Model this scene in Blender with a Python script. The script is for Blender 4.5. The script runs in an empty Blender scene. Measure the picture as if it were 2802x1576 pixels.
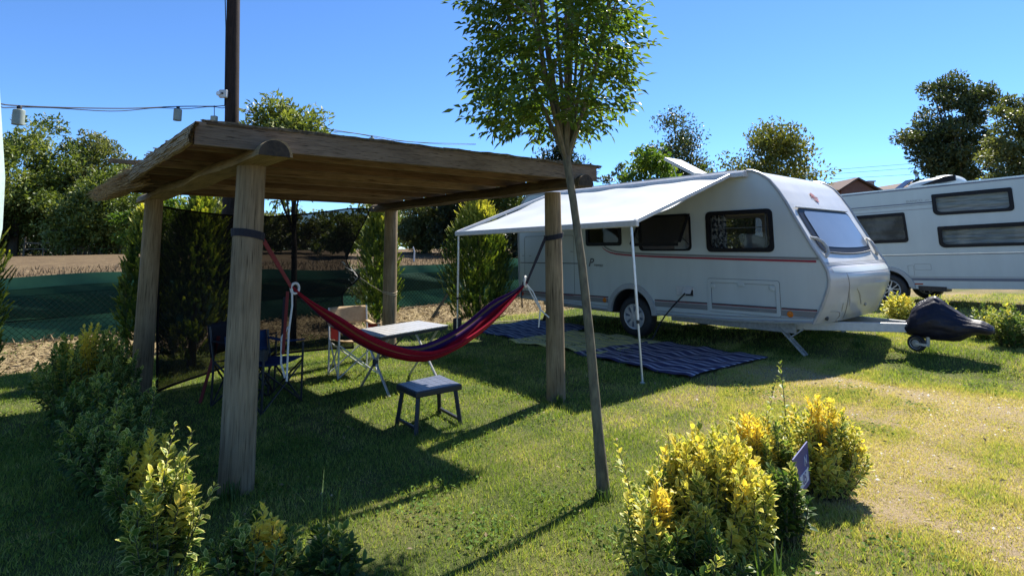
import bpy, bmesh, math, random
import numpy as np
from mathutils import Vector, Matrix
from mathutils.geometry import delaunay_2d_cdt

random.seed(7)
RNG = np.random.default_rng(7)
R = math.radians
scene = bpy.context.scene
COL = scene.collection

# ------------------------------------------------------------------ camera, sky, sun
cam_d = bpy.data.cameras.new('camera'); cam = bpy.data.objects.new('camera', cam_d); COL.objects.link(cam)
cam_d.sensor_width = 36.0; cam_d.lens = 19.72; cam_d.shift_y = -0.1064
cam_d.clip_start = 0.05; cam_d.clip_end = 2000
PITCH, ROLL, HC = 0.122, -0.008, 1.448
_f = Vector((0, math.cos(PITCH), math.sin(PITCH))); _u = Vector((0, -math.sin(PITCH), math.cos(PITCH))); _r = Vector((1, 0, 0))
_r2 = math.cos(ROLL)*_r + math.sin(ROLL)*_u; _u2 = -math.sin(ROLL)*_r + math.cos(ROLL)*_u
M = Matrix((( _r2.x, _u2.x, -_f.x, 0), (_r2.y, _u2.y, -_f.y, 0), (_r2.z, _u2.z, -_f.z, HC), (0, 0, 0, 1)))
cam.matrix_world = M
scene.camera = cam

SUN_EL, SUN_AZ = R(51.0), math.atan2(0.60, 0.80)      # azimuth clockwise from +Y
world = bpy.data.worlds.new('World'); scene.world = world; world.use_nodes = True
wn = world.node_tree; wn.nodes.clear()
sky = wn.nodes.new('ShaderNodeTexSky'); sky.sky_type = 'NISHITA'; sky.sun_disc = False
sky.sun_elevation = SUN_EL; sky.sun_rotation = SUN_AZ; sky.altitude = 2000; sky.air_density = 1.0; sky.dust_density = 0.0; sky.ozone_density = 8.0
bg = wn.nodes.new('ShaderNodeBackground'); bg.inputs['Strength'].default_value = 0.078
wo = wn.nodes.new('ShaderNodeOutputWorld')
tint = wn.nodes.new('ShaderNodeMix'); tint.data_type = 'RGBA'; tint.blend_type = 'MULTIPLY'; tint.inputs[0].default_value = 1.0; tint.inputs[7].default_value = (0.74, 0.89, 1.0, 1)
wn.links.new(sky.outputs[0], tint.inputs[6]); wn.links.new(tint.outputs[2], bg.inputs[0]); wn.links.new(bg.outputs[0], wo.inputs[0])
sun_d = bpy.data.lights.new('sun', 'SUN'); sun_d.energy = 4.0; sun_d.angle = R(0.53); sun_d.color = (1.0, 0.95, 0.86)
sun = bpy.data.objects.new('sun', sun_d); COL.objects.link(sun)
_sd = Vector((math.sin(SUN_AZ)*math.cos(SUN_EL), math.cos(SUN_AZ)*math.cos(SUN_EL), math.sin(SUN_EL)))
sun.rotation_euler = _sd.to_track_quat('Z', 'Y').to_euler(); sun.location = _sd*60
scene.view_settings.view_transform = 'Standard'; scene.view_settings.look = 'None'
scene.view_settings.exposure = 1.54; scene.view_settings.gamma = 1.0
scene.render.engine = 'CYCLES'
scene.cycles.max_bounces = 8; scene.cycles.transparent_max_bounces = 24
scene.cycles.use_denoising = True

# ------------------------------------------------------------------ object helpers
def tag(o, label=None, cat=None, group=None, kind=None):
    if label: o['label'] = label
    if cat: o['category'] = cat
    if group: o['group'] = group
    if kind: o['kind'] = kind
    return o

def empty(name, loc=(0, 0, 0), rot=(0, 0, 0)):
    o = bpy.data.objects.new(name, None); COL.objects.link(o)
    o.location = loc; o.rotation_euler = rot; o.empty_display_size = 0.1
    return o

def root_matrix(o):
    while o.parent: o = o.parent
    if o.type != 'EMPTY' and not (o.location.length or any(o.rotation_euler)): return Matrix()
    return Matrix.LocRotScale(o.location, o.rotation_euler, None)

def link(name, me, parent=None, local=False, origin=None):
    o = bpy.data.objects.new(name, me); COL.objects.link(o)
    if parent is not None:
        o.parent = parent
        if not local: me.transform(root_matrix(parent).inverted())
    elif origin is not None:
        me.transform(Matrix.Translation(-Vector(origin))); o.location = origin
    return o

def copy_tree(o, parent=None):
    c = o.copy(); COL.objects.link(c); c.parent = parent
    for ch in list(o.children): copy_tree(ch, c)
    return c

class MB:
    def __init__(s): s.v = []; s.f = []; s.uv = None
    def add(s, vs, fs):
        n = len(s.v); s.v += [tuple(v) for v in vs]; s.f += [tuple(i+n for i in f) for f in fs]
    def box(s, c, d, R3=None):
        c = Vector(c); h = Vector(d)/2; vs = []
        for x, y, z in ((-1,-1,-1),(1,-1,-1),(1,1,-1),(-1,1,-1),(-1,-1,1),(1,-1,1),(1,1,1),(-1,1,1)):
            p = Vector((x*h.x, y*h.y, z*h.z)); vs.append(c + (R3 @ p if R3 else p))
        s.add(vs, [(0,3,2,1),(4,5,6,7),(0,1,5,4),(1,2,6,5),(2,3,7,6),(3,0,4,7)]); return s
    def bar(s, p, q, w, h, up=(0,0,1)):
        p = Vector(p); q = Vector(q); d = (q-p); L = d.length; d.normalize(); up = Vector(up)
        a = d.cross(up)
        if a.length < 1e-4: a = d.cross(Vector((1,0,0)))
        a.normalize(); b = a.cross(d)
        s.box((p+q)/2, (L, w, h), Matrix((d, a, b)).transposed()); return s
    def tube(s, pts, r, n=8, caps=True, squash=None):
        pts = [Vector(p) for p in pts]; m = len(pts)
        rs = r if isinstance(r, (list, tuple)) else [r]*m
        t0 = (pts[1]-pts[0]).normalized(); a = t0.orthogonal().normalized(); vs = []
        for i, p in enumerate(pts):
            t = ((pts[i+1] if i < m-1 else pts[i]) - (pts[i-1] if i else pts[i])).normalized()
            a = (a - t*a.dot(t)); a = a.normalized() if a.length > 1e-6 else t.orthogonal().normalized()
            b = t.cross(a)
            for k in range(n):
                th = 2*math.pi*k/n; vs.append(p + (a*math.cos(th) + b*math.sin(th))*rs[i])
        fs = [(i*n+k, i*n+(k+1) % n, (i+1)*n+(k+1) % n, (i+1)*n+k) for i in range(m-1) for k in range(n)]
        if caps: fs += [tuple(range(n-1, -1, -1)), tuple((m-1)*n+k for k in range(n))]
        s.add(vs, fs); return s
    def lathe(s, prof, c, ax, n=24):
        # prof: (radius, along)
        c = Vector(c); ax = Vector(ax).normalized(); a = ax.orthogonal().normalized(); b = ax.cross(a); m = len(prof); vs = []
        for rr, h in prof:
            for k in range(n):
                th = 2*math.pi*k/n; vs.append(c + ax*h + (a*math.cos(th)+b*math.sin(th))*rr)
        fs = [(i*n+k, i*n+(k+1) % n, (i+1)*n+(k+1) % n, (i+1)*n+k) for i in range(m-1) for k in range(n)]
        s.add(vs, fs); return s
    def grid(s, nu, nv, fn, wrap=False):
        vs = [fn(i/(nu-1), j/((nv) if wrap else (nv-1))) for i in range(nu) for j in range(nv)]
        jm = nv if wrap else nv-1
        s.add(vs, [(i*nv+j, i*nv+(j+1) % nv, (i+1)*nv+(j+1) % nv, (i+1)*nv+j) for i in range(nu-1) for j in range(jm)]); return s
    def prism(s, poly, off):
        # poly: list of 3D points, off: vector
        n = len(poly); off = Vector(off); vs = [Vector(p) for p in poly] + [Vector(p)+off for p in poly]
        s.add(vs, [tuple(range(n-1, -1, -1)), tuple(range(n, 2*n))] + [(i, (i+1) % n, n+(i+1) % n, n+i) for i in range(n)]); return s
    def build(s, name, mat, parent=None, smooth=False, bevel=0, local=False, origin=None, label=None, angle=40, fix=True, seg=2):
        me = bpy.data.meshes.new(name); me.from_pydata([tuple(v) for v in s.v], [], s.f)
        if fix:
            bm = bmesh.new(); bm.from_mesh(me); bmesh.ops.recalc_face_normals(bm, faces=bm.faces); bm.to_mesh(me); bm.free()
        me.materials.append(mat); me.update()
        o = link(name, me, parent, local, origin)
        if smooth:
            me.polygons.foreach_set('use_smooth', [True]*len(me.polygons)); me.set_sharp_from_angle(angle=R(angle))
        if bevel:
            b = o.modifiers.new('bevel', 'BEVEL'); b.width = bevel; b.segments = seg; b.limit_method = 'ANGLE'
        if label: o['label'] = label
        return o

def solidify(o, t, off=0):
    m = o.modifiers.new('solid', 'SOLIDIFY'); m.thickness = t; m.offset = off; return o

def np_mesh(name, verts, loops, starts, attrs=None, mat=None, smooth=False):
    me = bpy.data.meshes.new(name)
    me.vertices.add(len(verts)); me.vertices.foreach_set('co', np.asarray(verts, np.float32).ravel())
    me.loops.add(len(loops)); me.loops.foreach_set('vertex_index', np.asarray(loops, np.int32))
    me.polygons.add(len(starts)); me.polygons.foreach_set('loop_start', np.asarray(starts, np.int32))
    for k, a in (attrs or {}).items():
        at = me.attributes.new(k, 'FLOAT', 'POINT'); at.data.foreach_set('value', np.asarray(a, np.float32))
    if mat: me.materials.append(mat)
    me.update(calc_edges=True); me.validate()
    if smooth: me.polygons.foreach_set('use_smooth', [True]*len(me.polygons))
    return me

# ------------------------------------------------------------------ materials
def newmat(name):
    m = bpy.data.materials.new(name); m.use_nodes = True; nt = m.node_tree
    return m, nt, nt.nodes['Principled BSDF'], nt.nodes['Material Output']
def N(nt, t, **kw):
    n = nt.nodes.new(t)
    for k, v in kw.items():
        if k in n.inputs: n.inputs[k].default_value = v
        else: setattr(n, k, v)
    return n
def rgba(c): return (c[0], c[1], c[2], 1.0)
def ramp(nt, fac, stops):
    r = N(nt, 'ShaderNodeValToRGB'); e = r.color_ramp.elements
    while len(e) < len(stops): e.new(0.5)
    for i, (p, c) in enumerate(stops): e[i].position = p; e[i].color = rgba(c)
    nt.links.new(fac, r.inputs['Fac']); return r.outputs['Color']
def mixc(nt, fac, a, b, mode='MIX'):
    m = N(nt, 'ShaderNodeMix', data_type='RGBA', blend_type=mode)
    for i, x in ((0, fac), (6, a), (7, b)):
        if hasattr(x, 'is_linked') or hasattr(x, 'links'): nt.links.new(x, m.inputs[i])
        elif i == 0: m.inputs[0].default_value = x
        else: m.inputs[i].default_value = rgba(x)
    return m.outputs[2]
def noise(nt, scale, detail=5, coord='Object', stretch=None, rough=0.55):
    tc = N(nt, 'ShaderNodeTexCoord'); v = tc.outputs[coord]
    if stretch:
        mp = N(nt, 'ShaderNodeMapping'); mp.inputs['Scale'].default_value = stretch; nt.links.new(v, mp.inputs[0]); v = mp.outputs[0]
    n = N(nt, 'ShaderNodeTexNoise', Scale=scale, Detail=detail, Roughness=rough); nt.links.new(v, n.inputs['Vector'])
    return n.outputs['Fac']
def bump(nt, b, h, strength, dist=0.01):
    bn = N(nt, 'ShaderNodeBump', Strength=strength, Distance=dist); nt.links.new(h, bn.inputs['Height']); nt.links.new(bn.outputs[0], b.inputs['Normal'])

def mat(name, c1, c2=None, scale=6, rough=0.6, bmp=0, stretch=None, metal=0, spec=0.5, lo=0.35, hi=0.65, dist=0.01, coat=0):
    m, nt, b, o = newmat(name)
    b.inputs['Roughness'].default_value = rough; b.inputs['Metallic'].default_value = metal; b.inputs['Specular IOR Level'].default_value = spec
    b.inputs['Coat Weight'].default_value = coat
    if c2 is None: c2 = tuple(x*0.86 for x in c1)
    f = noise(nt, scale, 6, 'Object', stretch)
    nt.links.new(ramp(nt, f, [(lo, c2), (hi, c1)]), b.inputs['Base Color'])
    if bmp: bump(nt, b, f, bmp, dist)
    return m

def woodmat(name, axis, light, dark, scale=5, rough=0.85):
    # long grain along one object axis, cracks and stains
    m, nt, b, o = newmat(name); st = [9, 9, 9]; st[axis] = 0.5
    f = noise(nt, scale, 8, 'Object', st, 0.65); st2 = [34, 34, 34]; st2[axis] = 0.9
    f2 = noise(nt, scale, 4, 'Object', st2, 0.5); f3 = noise(nt, 2.2, 4, 'Object')
    c = ramp(nt, f, [(0.25, dark), (0.5, tuple((a+d)/2 for a, d in zip(light, dark))), (0.72, light)])
    crack = ramp(nt, f2, [(0.30, (0.12, 0.10, 0.09)), (0.36, (0.6, 0.58, 0.55)), (0.46, (1, 1, 1))])
    stain = ramp(nt, f3, [(0.3, (0.66, 0.63, 0.6)), (0.62, (1.08, 1.05, 1.0))])
    c = mixc(nt, 1.0, c, crack, 'MULTIPLY'); c = mixc(nt, 1.0, c, stain, 'MULTIPLY')
    nt.links.new(c, b.inputs['Base Color']); b.inputs['Roughness'].default_value = rough; b.inputs['Specular IOR Level'].default_value = 0.25
    bump(nt, b, f2, 0.5, 0.008); return m

def leafmat(name, stops, trans=0.35, rough=0.5, tcol=(1.25, 1.3, 0.5), spec=0.35):
    m, nt, b, o = newmat(name)
    at = N(nt, 'ShaderNodeAttribute', attribute_name='rnd')
    c = ramp(nt, at.outputs['Fac'], stops)
    nt.links.new(c, b.inputs['Base Color']); b.inputs['Roughness'].default_value = rough; b.inputs['Specular IOR Level'].default_value = spec
    tr = N(nt, 'ShaderNodeBsdfTranslucent'); nt.links.new(mixc(nt, 1.0, c, tcol, 'MULTIPLY'), tr.inputs['Color'])
    mx = N(nt, 'ShaderNodeMixShader', Fac=trans); nt.links.new(b.outputs[0], mx.inputs[1]); nt.links.new(tr.outputs[0], mx.inputs[2])
    nt.links.new(mx.outputs[0], o.inputs['Surface']); return m

def clothmat(name, c, c2=None, trans=0.3, rough=0.85, weave=0, scale=30, transparent=0.0):
    m, nt, b, o = newmat(name)
    f = noise(nt, scale, 4); col = ramp(nt, f, [(0.3, c2 or tuple(x*0.82 for x in c)), (0.7, c)])
    nt.links.new(col, b.inputs['Base Color']); b.inputs['Roughness'].default_value = rough; b.inputs['Specular IOR Level'].default_value = 0.2
    out = b.outputs[0]
    if trans:
        tr = N(nt, 'ShaderNodeBsdfTranslucent'); nt.links.new(col, tr.inputs['Color'])
        mx = N(nt, 'ShaderNodeMixShader', Fac=trans); nt.links.new(out, mx.inputs[1]); nt.links.new(tr.outputs[0], mx.inputs[2]); out = mx.outputs[0]
    if transparent:
        tp = N(nt, 'ShaderNodeBsdfTransparent'); mx = N(nt, 'ShaderNodeMixShader', Fac=transparent)
        nt.links.new(out, mx.inputs[1]); nt.links.new(tp.outputs[0], mx.inputs[2]); out = mx.outputs[0]
    nt.links.new(out, o.inputs['Surface'])
    if weave: bump(nt, b, f, weave, 0.004)
    return m

def glassmat(name, tint, see=0.5, rough=0.06):
    m, nt, b, o = newmat(name)
    b.inputs['Base Color'].default_value = rgba(tint); b.inputs['Roughness'].default_value = rough; b.inputs['Specular IOR Level'].default_value = 0.5
    tp = N(nt, 'ShaderNodeBsdfTransparent'); tp.inputs[0].default_value = (0.82, 0.85, 0.86, 1)
    f = noise(nt, 1.6, 2); bump(nt, b, f, 0.10, 0.03)
    mx = N(nt, 'ShaderNodeMixShader', Fac=see); nt.links.new(b.outputs[0], mx.inputs[1]); nt.links.new(tp.outputs[0], mx.inputs[2])
    nt.links.new(mx.outputs[0], o.inputs['Surface']); return m

MT = dict(
 post=woodmat('post_wood', 2, (0.32, 0.25, 0.16), (0.145, 0.11, 0.068)),
 beamx=woodmat('beam_wood', 0, (0.25, 0.185, 0.105), (0.10, 0.07, 0.04)),
 board=woodmat('board_wood', 0, (0.26, 0.19, 0.125), (0.125, 0.09, 0.058)),
 fascia=woodmat('fascia_wood', 0, (0.24, 0.195, 0.15), (0.12, 0.095, 0.073)),
 pole=woodmat('pole_wood', 2, (0.045, 0.03, 0.024), (0.016, 0.011, 0.01)),
 reed=mat('reed', (0.36, 0.25, 0.12), (0.15, 0.095, 0.045), 40, 0.8, 0.3, lo=.3, hi=.7),
 bark=mat('bark', (0.12, 0.10, 0.065), (0.055, 0.045, 0.032), 30, 0.9, 0.5, (1, 1, .3)),
 youngbark=mat('young_bark', (0.17, 0.145, 0.085), (0.085, 0.072, 0.045), 38, 0.9, 0.4, (1, 1, .35)),
 white=mat('caravan_white', (0.48, 0.525, 0.515), (0.44, 0.483, 0.475), 2.6, 0.32, 0.0, (1.6, 1, .35), spec=.5),
 whitefront=mat('front_gelcoat', (0.60, 0.58, 0.53), (0.54, 0.525, 0.485), 3.0, 0.22, 0.0, spec=.5),
 film=mat('clear_nose_film', (0.52, 0.51, 0.50), (0.45, 0.445, 0.45), 2.5, 0.27, 0.22, spec=.6, dist=.03),
 trim=mat('grey_trim', (0.36, 0.37, 0.368), (0.31, 0.32, 0.32), 8, 0.4),
 rubber=mat('rubber', (0.022, 0.022, 0.024), (0.012, 0.012, 0.014), 20, 0.6),
 frame=mat('window_frame_black', (0.007, 0.007, 0.010), (0.005, 0.005, 0.007), 10, 0.45, spec=.2),
 alu=mat('aluminium', (0.62, 0.63, 0.64), (0.5, 0.51, 0.52), 12, 0.35, metal=.7),
 galv=mat('galvanised_steel', (0.46, 0.46, 0.45), (0.32, 0.32, 0.31), 25, 0.5, metal=.45),
 darkmetal=mat('dark_metal', (0.045, 0.045, 0.05), (0.025, 0.025, 0.03), 20, 0.45, metal=.5),
 whitemetal=mat('white_metal', (0.55, 0.55, 0.54), None, 20, 0.4),
 silver=mat('wheel_silver', (0.62, 0.63, 0.64), (0.5, 0.5, 0.52), 15, 0.35, metal=.5),
 red=mat('stripe_red', (0.30, 0.012, 0.03), None, 5, 0.4), grey=mat('stripe_grey', (0.20, 0.20, 0.195), None, 5, 0.45),
 darkline=mat('dark_line', (0.06, 0.05, 0.055), None, 5, 0.4), pink=mat('pale_pink_line', (0.55, 0.42, 0.42), None, 5, 0.4),
 bluegrey=mat('stripe_blue_grey', (0.12, 0.14, 0.19), None, 5, 0.4), chrome=mat('chrome_strip', (0.66, 0.68, 0.66), None, 5, 0.25, metal=.3),
 amber=mat('amber_lens', (0.62, 0.17, 0.01), (0.5, 0.13, .01), 60, 0.25), redlens=mat('red_lens', (0.35, 0.04, 0.02), None, 60, 0.25),
 logo=mat('logo_red', (0.42, 0.17, 0.14), None, 5, 0.5), ink=mat('lettering_grey', (0.10, 0.10, 0.105), None, 5, 0.5), paleink=mat('lettering_pale', (0.30, 0.31, 0.31), None, 5, 0.5),
 panegl=glassmat('tinted_acrylic', (0.008, 0.009, 0.012), 0.55, 0.03), panepale=glassmat('tinted_acrylic_pale', (0.02, 0.024, 0.026), 0.72, 0.03),
 frontpane=mat('blind_and_sky_pane', (0.16, 0.185, 0.22), (0.14, 0.16, 0.19), 1.5, 0.08, spec=.7),  # opaque blue-grey: drawn blind with the reflected sky put into the base colour
 interior=mat('interior_beige', (0.30, 0.26, 0.21), None, 4, 0.7), cushion=mat('seat_cushion', (0.55, 0.52, 0.46), None, 6, 0.8),
 blind=mat('pleated_blind', (0.62, 0.63, 0.58), (0.30, 0.31, 0.29), 5, 0.5, stretch=(0.6, 1, 7)),
 awning=clothmat('awning_vinyl', (0.54, 0.565, 0.56), (0.50, 0.525, 0.525), 0.14, 0.5, 0.08, 3),
 tarp=mat('navy_tarpaulin', (0.011, 0.012, 0.030), (0.006, 0.006, 0.014), 5, 0.52, 0.5, spec=.35, dist=.04),
 net=clothmat('green_netting', (0.050, 0.140, 0.082), (0.036, 0.108, 0.066), 0.45, 0.9, 0, 3),
 net2=clothmat('green_netting_double', (0.034, 0.095, 0.060), (0.024, 0.072, 0.048), 0.35, 0.9, 0, 3),
 wire=mat('green_wire', (0.004, 0.007, 0.006), None, 10, 0.9, spec=.05),
 screen=clothmat('black_shade_mesh', (0.006, 0.006, 0.007), (0.004, 0.004, 0.005), 0.0, 0.95, 0, 20, transparent=0.14),
 hem=clothmat('black_hem', (0.008, 0.007, 0.007), None, 0, 0.9),
 whiterope=mat('white_rope', (0.6, 0.59, 0.56), None, 60, 0.8, .3), redstrap=mat('red_strap', (0.17, 0.016, 0.014), None, 60, 0.8, .2),
 navystrap=mat('navy_strap', (0.008, 0.008, 0.016), None, 60, 0.8, .2), jute=mat('jute', (0.42, 0.35, 0.24), None, 90, 0.9, .3),
 blue=clothmat('blue_nylon', (0.012, 0.035, 0.105), None, 0.15, 0.7), black=clothmat('black_nylon', (0.012, 0.012, 0.018), None, 0.05, 0.7),
 cream=clothmat('cream_canvas', (0.56, 0.42, 0.26), (0.48, 0.35, 0.21), 0.25, 0.85), darkred=clothmat('dark_red_canvas', (0.16, 0.02, 0.018), None, 0.2, 0.85),
 tabletop=mat('slatted_aluminium', (0.46, 0.455, 0.44), (0.36, 0.355, 0.345), 5, 0.42, 0, (1, 7, 1), metal=.3),
 stool=mat('dark_plastic', (0.011, 0.012, 0.018), None, 20, 0.45), stooltop=mat('stool_top', (0.115, 0.13, 0.175), (0.09, 0.10, 0.14), 9, 0.38),
 lantern=clothmat('lantern_plastic', (0.42, 0.48, 0.43), None, 0.35, 0.4), cable=mat('black_cable', (0.012, 0.012, 0.016), None, 20, 0.6),
 mint=clothmat('mint_cloth', (0.66, 0.80, 0.72), None, 0.65, 0.8), signblue=mat('sign_blue', (0.035, 0.045, 0.21), (0.028, 0.034, 0.16), 12, 0.4),
 signpale=mat('sign_pale', (0.50, 0.53, 0.62), None, 12, 0.5), stake=mat('stake_wood', (0.26, 0.19, 0.12), (0.16, 0.11, 0.07), 20, 0.9, .2, (1, 1, .2)),
 rust=mat('roof_tile', (0.12, 0.068, 0.05), (0.075, 0.042, 0.032), 9, 0.85), brick=mat('brown_render', (0.20, 0.10, 0.075), (0.16, 0.08, 0.06), 5, 0.85),
 concrete=mat('concrete', (0.42, 0.40, 0.37), None, 9, 0.9), panel=mat('solar_panel', (0.012, 0.014, 0.03), None, 9, 0.2),
 weatherpost=mat('weathered_post', (0.20, 0.165, 0.12), (0.11, 0.09, 0.06), 14, 0.9),
 yellowplate=mat('warning_plate', (0.45, 0.32, 0.07), (0.36, 0.25, .05), 12, 0.5),
 seam=mat('seam_grey', (0.16, 0.17, 0.17), None, 5, 0.6),
 stem=mat('shrub_stem', (0.085, 0.075, 0.04), None, 30, 0.9),
)

def euonymus_mat():
    m, nt, b, o = newmat('variegated_leaf')
    tone = N(nt, 'ShaderNodeAttribute', attribute_name='rnd').outputs['Fac']; rim = N(nt, 'ShaderNodeAttribute', attribute_name='rim').outputs['Fac']
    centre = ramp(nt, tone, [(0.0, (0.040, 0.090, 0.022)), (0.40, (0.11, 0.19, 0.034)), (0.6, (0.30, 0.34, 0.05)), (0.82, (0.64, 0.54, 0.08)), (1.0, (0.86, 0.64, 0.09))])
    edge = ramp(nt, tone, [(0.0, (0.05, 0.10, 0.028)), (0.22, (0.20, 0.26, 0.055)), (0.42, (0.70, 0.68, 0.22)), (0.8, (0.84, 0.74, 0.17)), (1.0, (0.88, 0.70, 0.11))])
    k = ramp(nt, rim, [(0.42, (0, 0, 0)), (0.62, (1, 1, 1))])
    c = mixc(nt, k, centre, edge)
    nt.links.new(c, b.inputs['Base Color']); b.inputs['Roughness'].default_value = 0.45; b.inputs['Specular IOR Level'].default_value = 0.28
    tr = N(nt, 'ShaderNodeBsdfTranslucent'); nt.links.new(mixc(nt, 1.0, c, (1.1, 1.1, 0.6), 'MULTIPLY'), tr.inputs['Color'])
    mx = N(nt, 'ShaderNodeMixShader', Fac=0.42); nt.links.new(b.outputs[0], mx.inputs[1]); nt.links.new(tr.outputs[0], mx.inputs[2])
    nt.links.new(mx.outputs[0], o.inputs['Surface']); return m
MT['euonymus'] = euonymus_mat()
G1 = [(0, (0.050, 0.078, 0.018)), (0.5, (0.13, 0.17, 0.038)), (1, (0.26, 0.28, 0.08))]
MT['ash'] = leafmat('ash_leaf', [(0, (0.042, 0.080, 0.016)), (0.5, (0.105, 0.165, 0.030)), (1, (0.24, 0.29, 0.05))], 0.48, 0.38)
MT['leafmid'] = leafmat('leaf_mid', G1, 0.3)
MT['leafolive'] = leafmat('leaf_olive', [(0, (0.055, 0.068, 0.022)), (0.5, (0.13, 0.145, 0.055)), (1, (0.25, 0.255, 0.11))], 0.35)
MT['leafdark'] = leafmat('leaf_dark', [(0, (0.014, 0.024, 0.012)), (0.5, (0.028, 0.042, 0.018)), (1, (0.06, 0.07, 0.028))], 0.22)
MT['leafbright'] = leafmat('leaf_bright', [(0, (0.05, 0.10, 0.014)), (0.5, (0.11, 0.18, 0.024)), (1, (0.22, 0.26, 0.04))], 0.4)
MT['leafgold'] = leafmat('leaf_gold', [(0, (0.065, 0.078, 0.018)), (0.5, (0.14, 0.15, 0.034)), (1, (0.27, 0.25, 0.06))], 0.3)
MT['leafbrown'] = leafmat('leaf_brownish', [(0, (0.028, 0.044, 0.018)), (0.5, (0.066, 0.090, 0.034)), (1, (0.15, 0.145, 0.065))], 0.25)
MT['cypress'] = leafmat('cypress_leaf', [(0, (0.014, 0.032, 0.010)), (0.40, (0.045, 0.085, 0.018)), (0.7, (0.20, 0.24, 0.035)), (1, (0.52, 0.46, 0.08))], 0.42)
MT['clover'] = leafmat('clover_leaf', [(0, (.05, .10, .022)), (.5, (.10, .17, .035)), (1, (.16, .23, .05))], .3, .8, spec=.08)
MT['litter'] = leafmat('dead_leaf', [(0, (0.10, 0.065, 0.035)), (0.5, (0.22, 0.16, 0.085)), (1, (0.36, 0.28, 0.16))], 0.15, 0.8, (1, 1, 1))
MT['grass'] = leafmat('grass_blade', [(0, (0.14, 0.205, 0.038)), (0.30, (0.29, 0.36, 0.078)), (0.55, (0.50, 0.47, 0.16)), (0.8, (0.56, 0.45, 0.22)), (1, (0.64, 0.52, 0.35))], 0.42, 0.6, (1.15, 1.2, 0.5))

# ------------------------------------------------------------------ ground
E1 = np.array([0.740, 0.673]); E2 = np.array([-0.673, 0.740]); F0 = np.array([-7.2, 8.5])
def sm(a, b, x):
    t = np.clip((x-a)/(b-a), 0, 1); return t*t*(3-2*t)
def dfence(x, y): return (x-F0[0])*E2[0] + (y-F0[1])*E2[1]
def hz(x, y):
    x = np.asarray(x, float); y = np.asarray(y, float); d = dfence(x, y)
    tt = .756*x + .654*y; ss = .654*x - .756*y
    h = .13*sm(7.9, 8.9, tt)*sm(-5.4, -3.6, ss) + .12*sm(-2.0, -0.1, d)
    h = h + (1.30 - .30*sm(10, 34, -x))*sm(0, 30, d)*sm(-30, -5, -x+0*y)
    return h + 0.012*np.sin(1.7*x+.4*y)*np.cos(1.3*y-.5*x)*sm(.5, 4, np.hypot(x, y))
def wob(x, y):
    return (np.sin(1.9*x+1.1*y)+np.sin(3.1*y-2.3*x+1)+.7*np.sin(5.3*x+4.1*y+2)+.6*np.sin(7.7*y-6.1*x))/3.3
def dryness(x, y):
    d = 0.25 + 0.63*sm(0.7, 2.8, x - .08*(y-3)) + 0.30*wob(x, y)*(.55+.7*sm(.3, 2.2, x)) + .20*wob(2.7*y+3, 2.3*x) + .14*wob(5.1*x+1, 4.7*y+2) + .04*sm(2.0, 5.0, x)
    d -= .28*sm(-.3, -2.5, x)*sm(4.5, 9, y)*0 + .10*sm(.5, -1.0, x)
    tt = .756*x + .654*y; d -= .62*sm(6.6, 7.6, tt)*sm(.5, 2, x)*(1-.3*sm(6, 9, x))   # greener round the caravan, partly to paint its ground shade darker
    return np.clip(d, 0, 1)
def sheet(name, A, B, m, dz=0.0, attrs=None):
    a, b = np.meshgrid(A, B, indexing='ij'); x = F0[0]+a*E1[0]+b*E2[0]; y = F0[1]+a*E1[1]+b*E2[1]
    z = hz(x, y)+dz; na, nb = a.shape
    idx = np.arange(na*nb).reshape(na, nb)
    q = np.stack([idx[:-1, :-1], idx[1:, :-1], idx[1:, 1:], idx[:-1, 1:]], -1).reshape(-1)
    at = {k: f(x, y).ravel() for k, f in (attrs or {}).items()}
    me = np_mesh(name, np.stack([x, y, z], -1).reshape(-1, 3), q, np.arange(0, len(q), 4), at, m, True)
    return link(name, me)
def groundmat(name, attr, stops, scale=18, bmp=.6):
    m, nt, b, o = newmat(name)
    f = noise(nt, scale, 9, 'Object', None, .7); f2 = noise(nt, 1.4, 5, 'Object')
    if attr:
        at = N(nt, 'ShaderNodeAttribute', attribute_name=attr).outputs['Fac']
        ma = N(nt, 'ShaderNodeMath', operation='MULTIPLY_ADD'); nt.links.new(f, ma.inputs[0]); ma.inputs[1].default_value = .7; ma.inputs[2].default_value = -.35
        ad = N(nt, 'ShaderNodeMath', operation='ADD'); nt.links.new(at, ad.inputs[0]); nt.links.new(ma.outputs[0], ad.inputs[1]); f0 = ad.outputs[0]
    else:
        ma = N(nt, 'ShaderNodeMath', operation='MULTIPLY_ADD'); nt.links.new(f2, ma.inputs[0]); ma.inputs[1].default_value = .5
        nt.links.new(f, ma.inputs[2]); ma2 = N(nt, 'ShaderNodeMath', operation='SUBTRACT'); nt.links.new(ma.outputs[0], ma2.inputs[0]); ma2.inputs[1].default_value = .25; f0 = ma2.outputs[0]
    fine = noise(nt, 130, 6, 'Object', None, .75); gc = mixc(nt, .75, ramp(nt, f0, stops), ramp(nt, fine, [(.3, (.35, .33, .3)), (.5, (.95, .93, .9)), (.7, (1.5, 1.45, 1.35))]), 'MULTIPLY')
    nt.links.new(gc, b.inputs['Base Color']); b.inputs['Roughness'].default_value = .95; b.inputs['Specular IOR Level'].default_value = .1
    bump(nt, b, f, bmp, .03); return m
m_lawn = groundmat('lawn_soil', 'dry', [(0.0, (0.06, 0.082, 0.024)), (0.35, (0.13, 0.13, 0.05)), (0.65, (0.21, 0.165, 0.09)), (0.95, (0.32, 0.25, 0.16))], 30, .9)
m_field = groundmat('dry_field_grass', None, [(0.25, (0.060, 0.042, 0.025)), (0.5, (0.112, 0.080, 0.046)), (0.75, (0.17, 0.128, 0.070))], 5)
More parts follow.
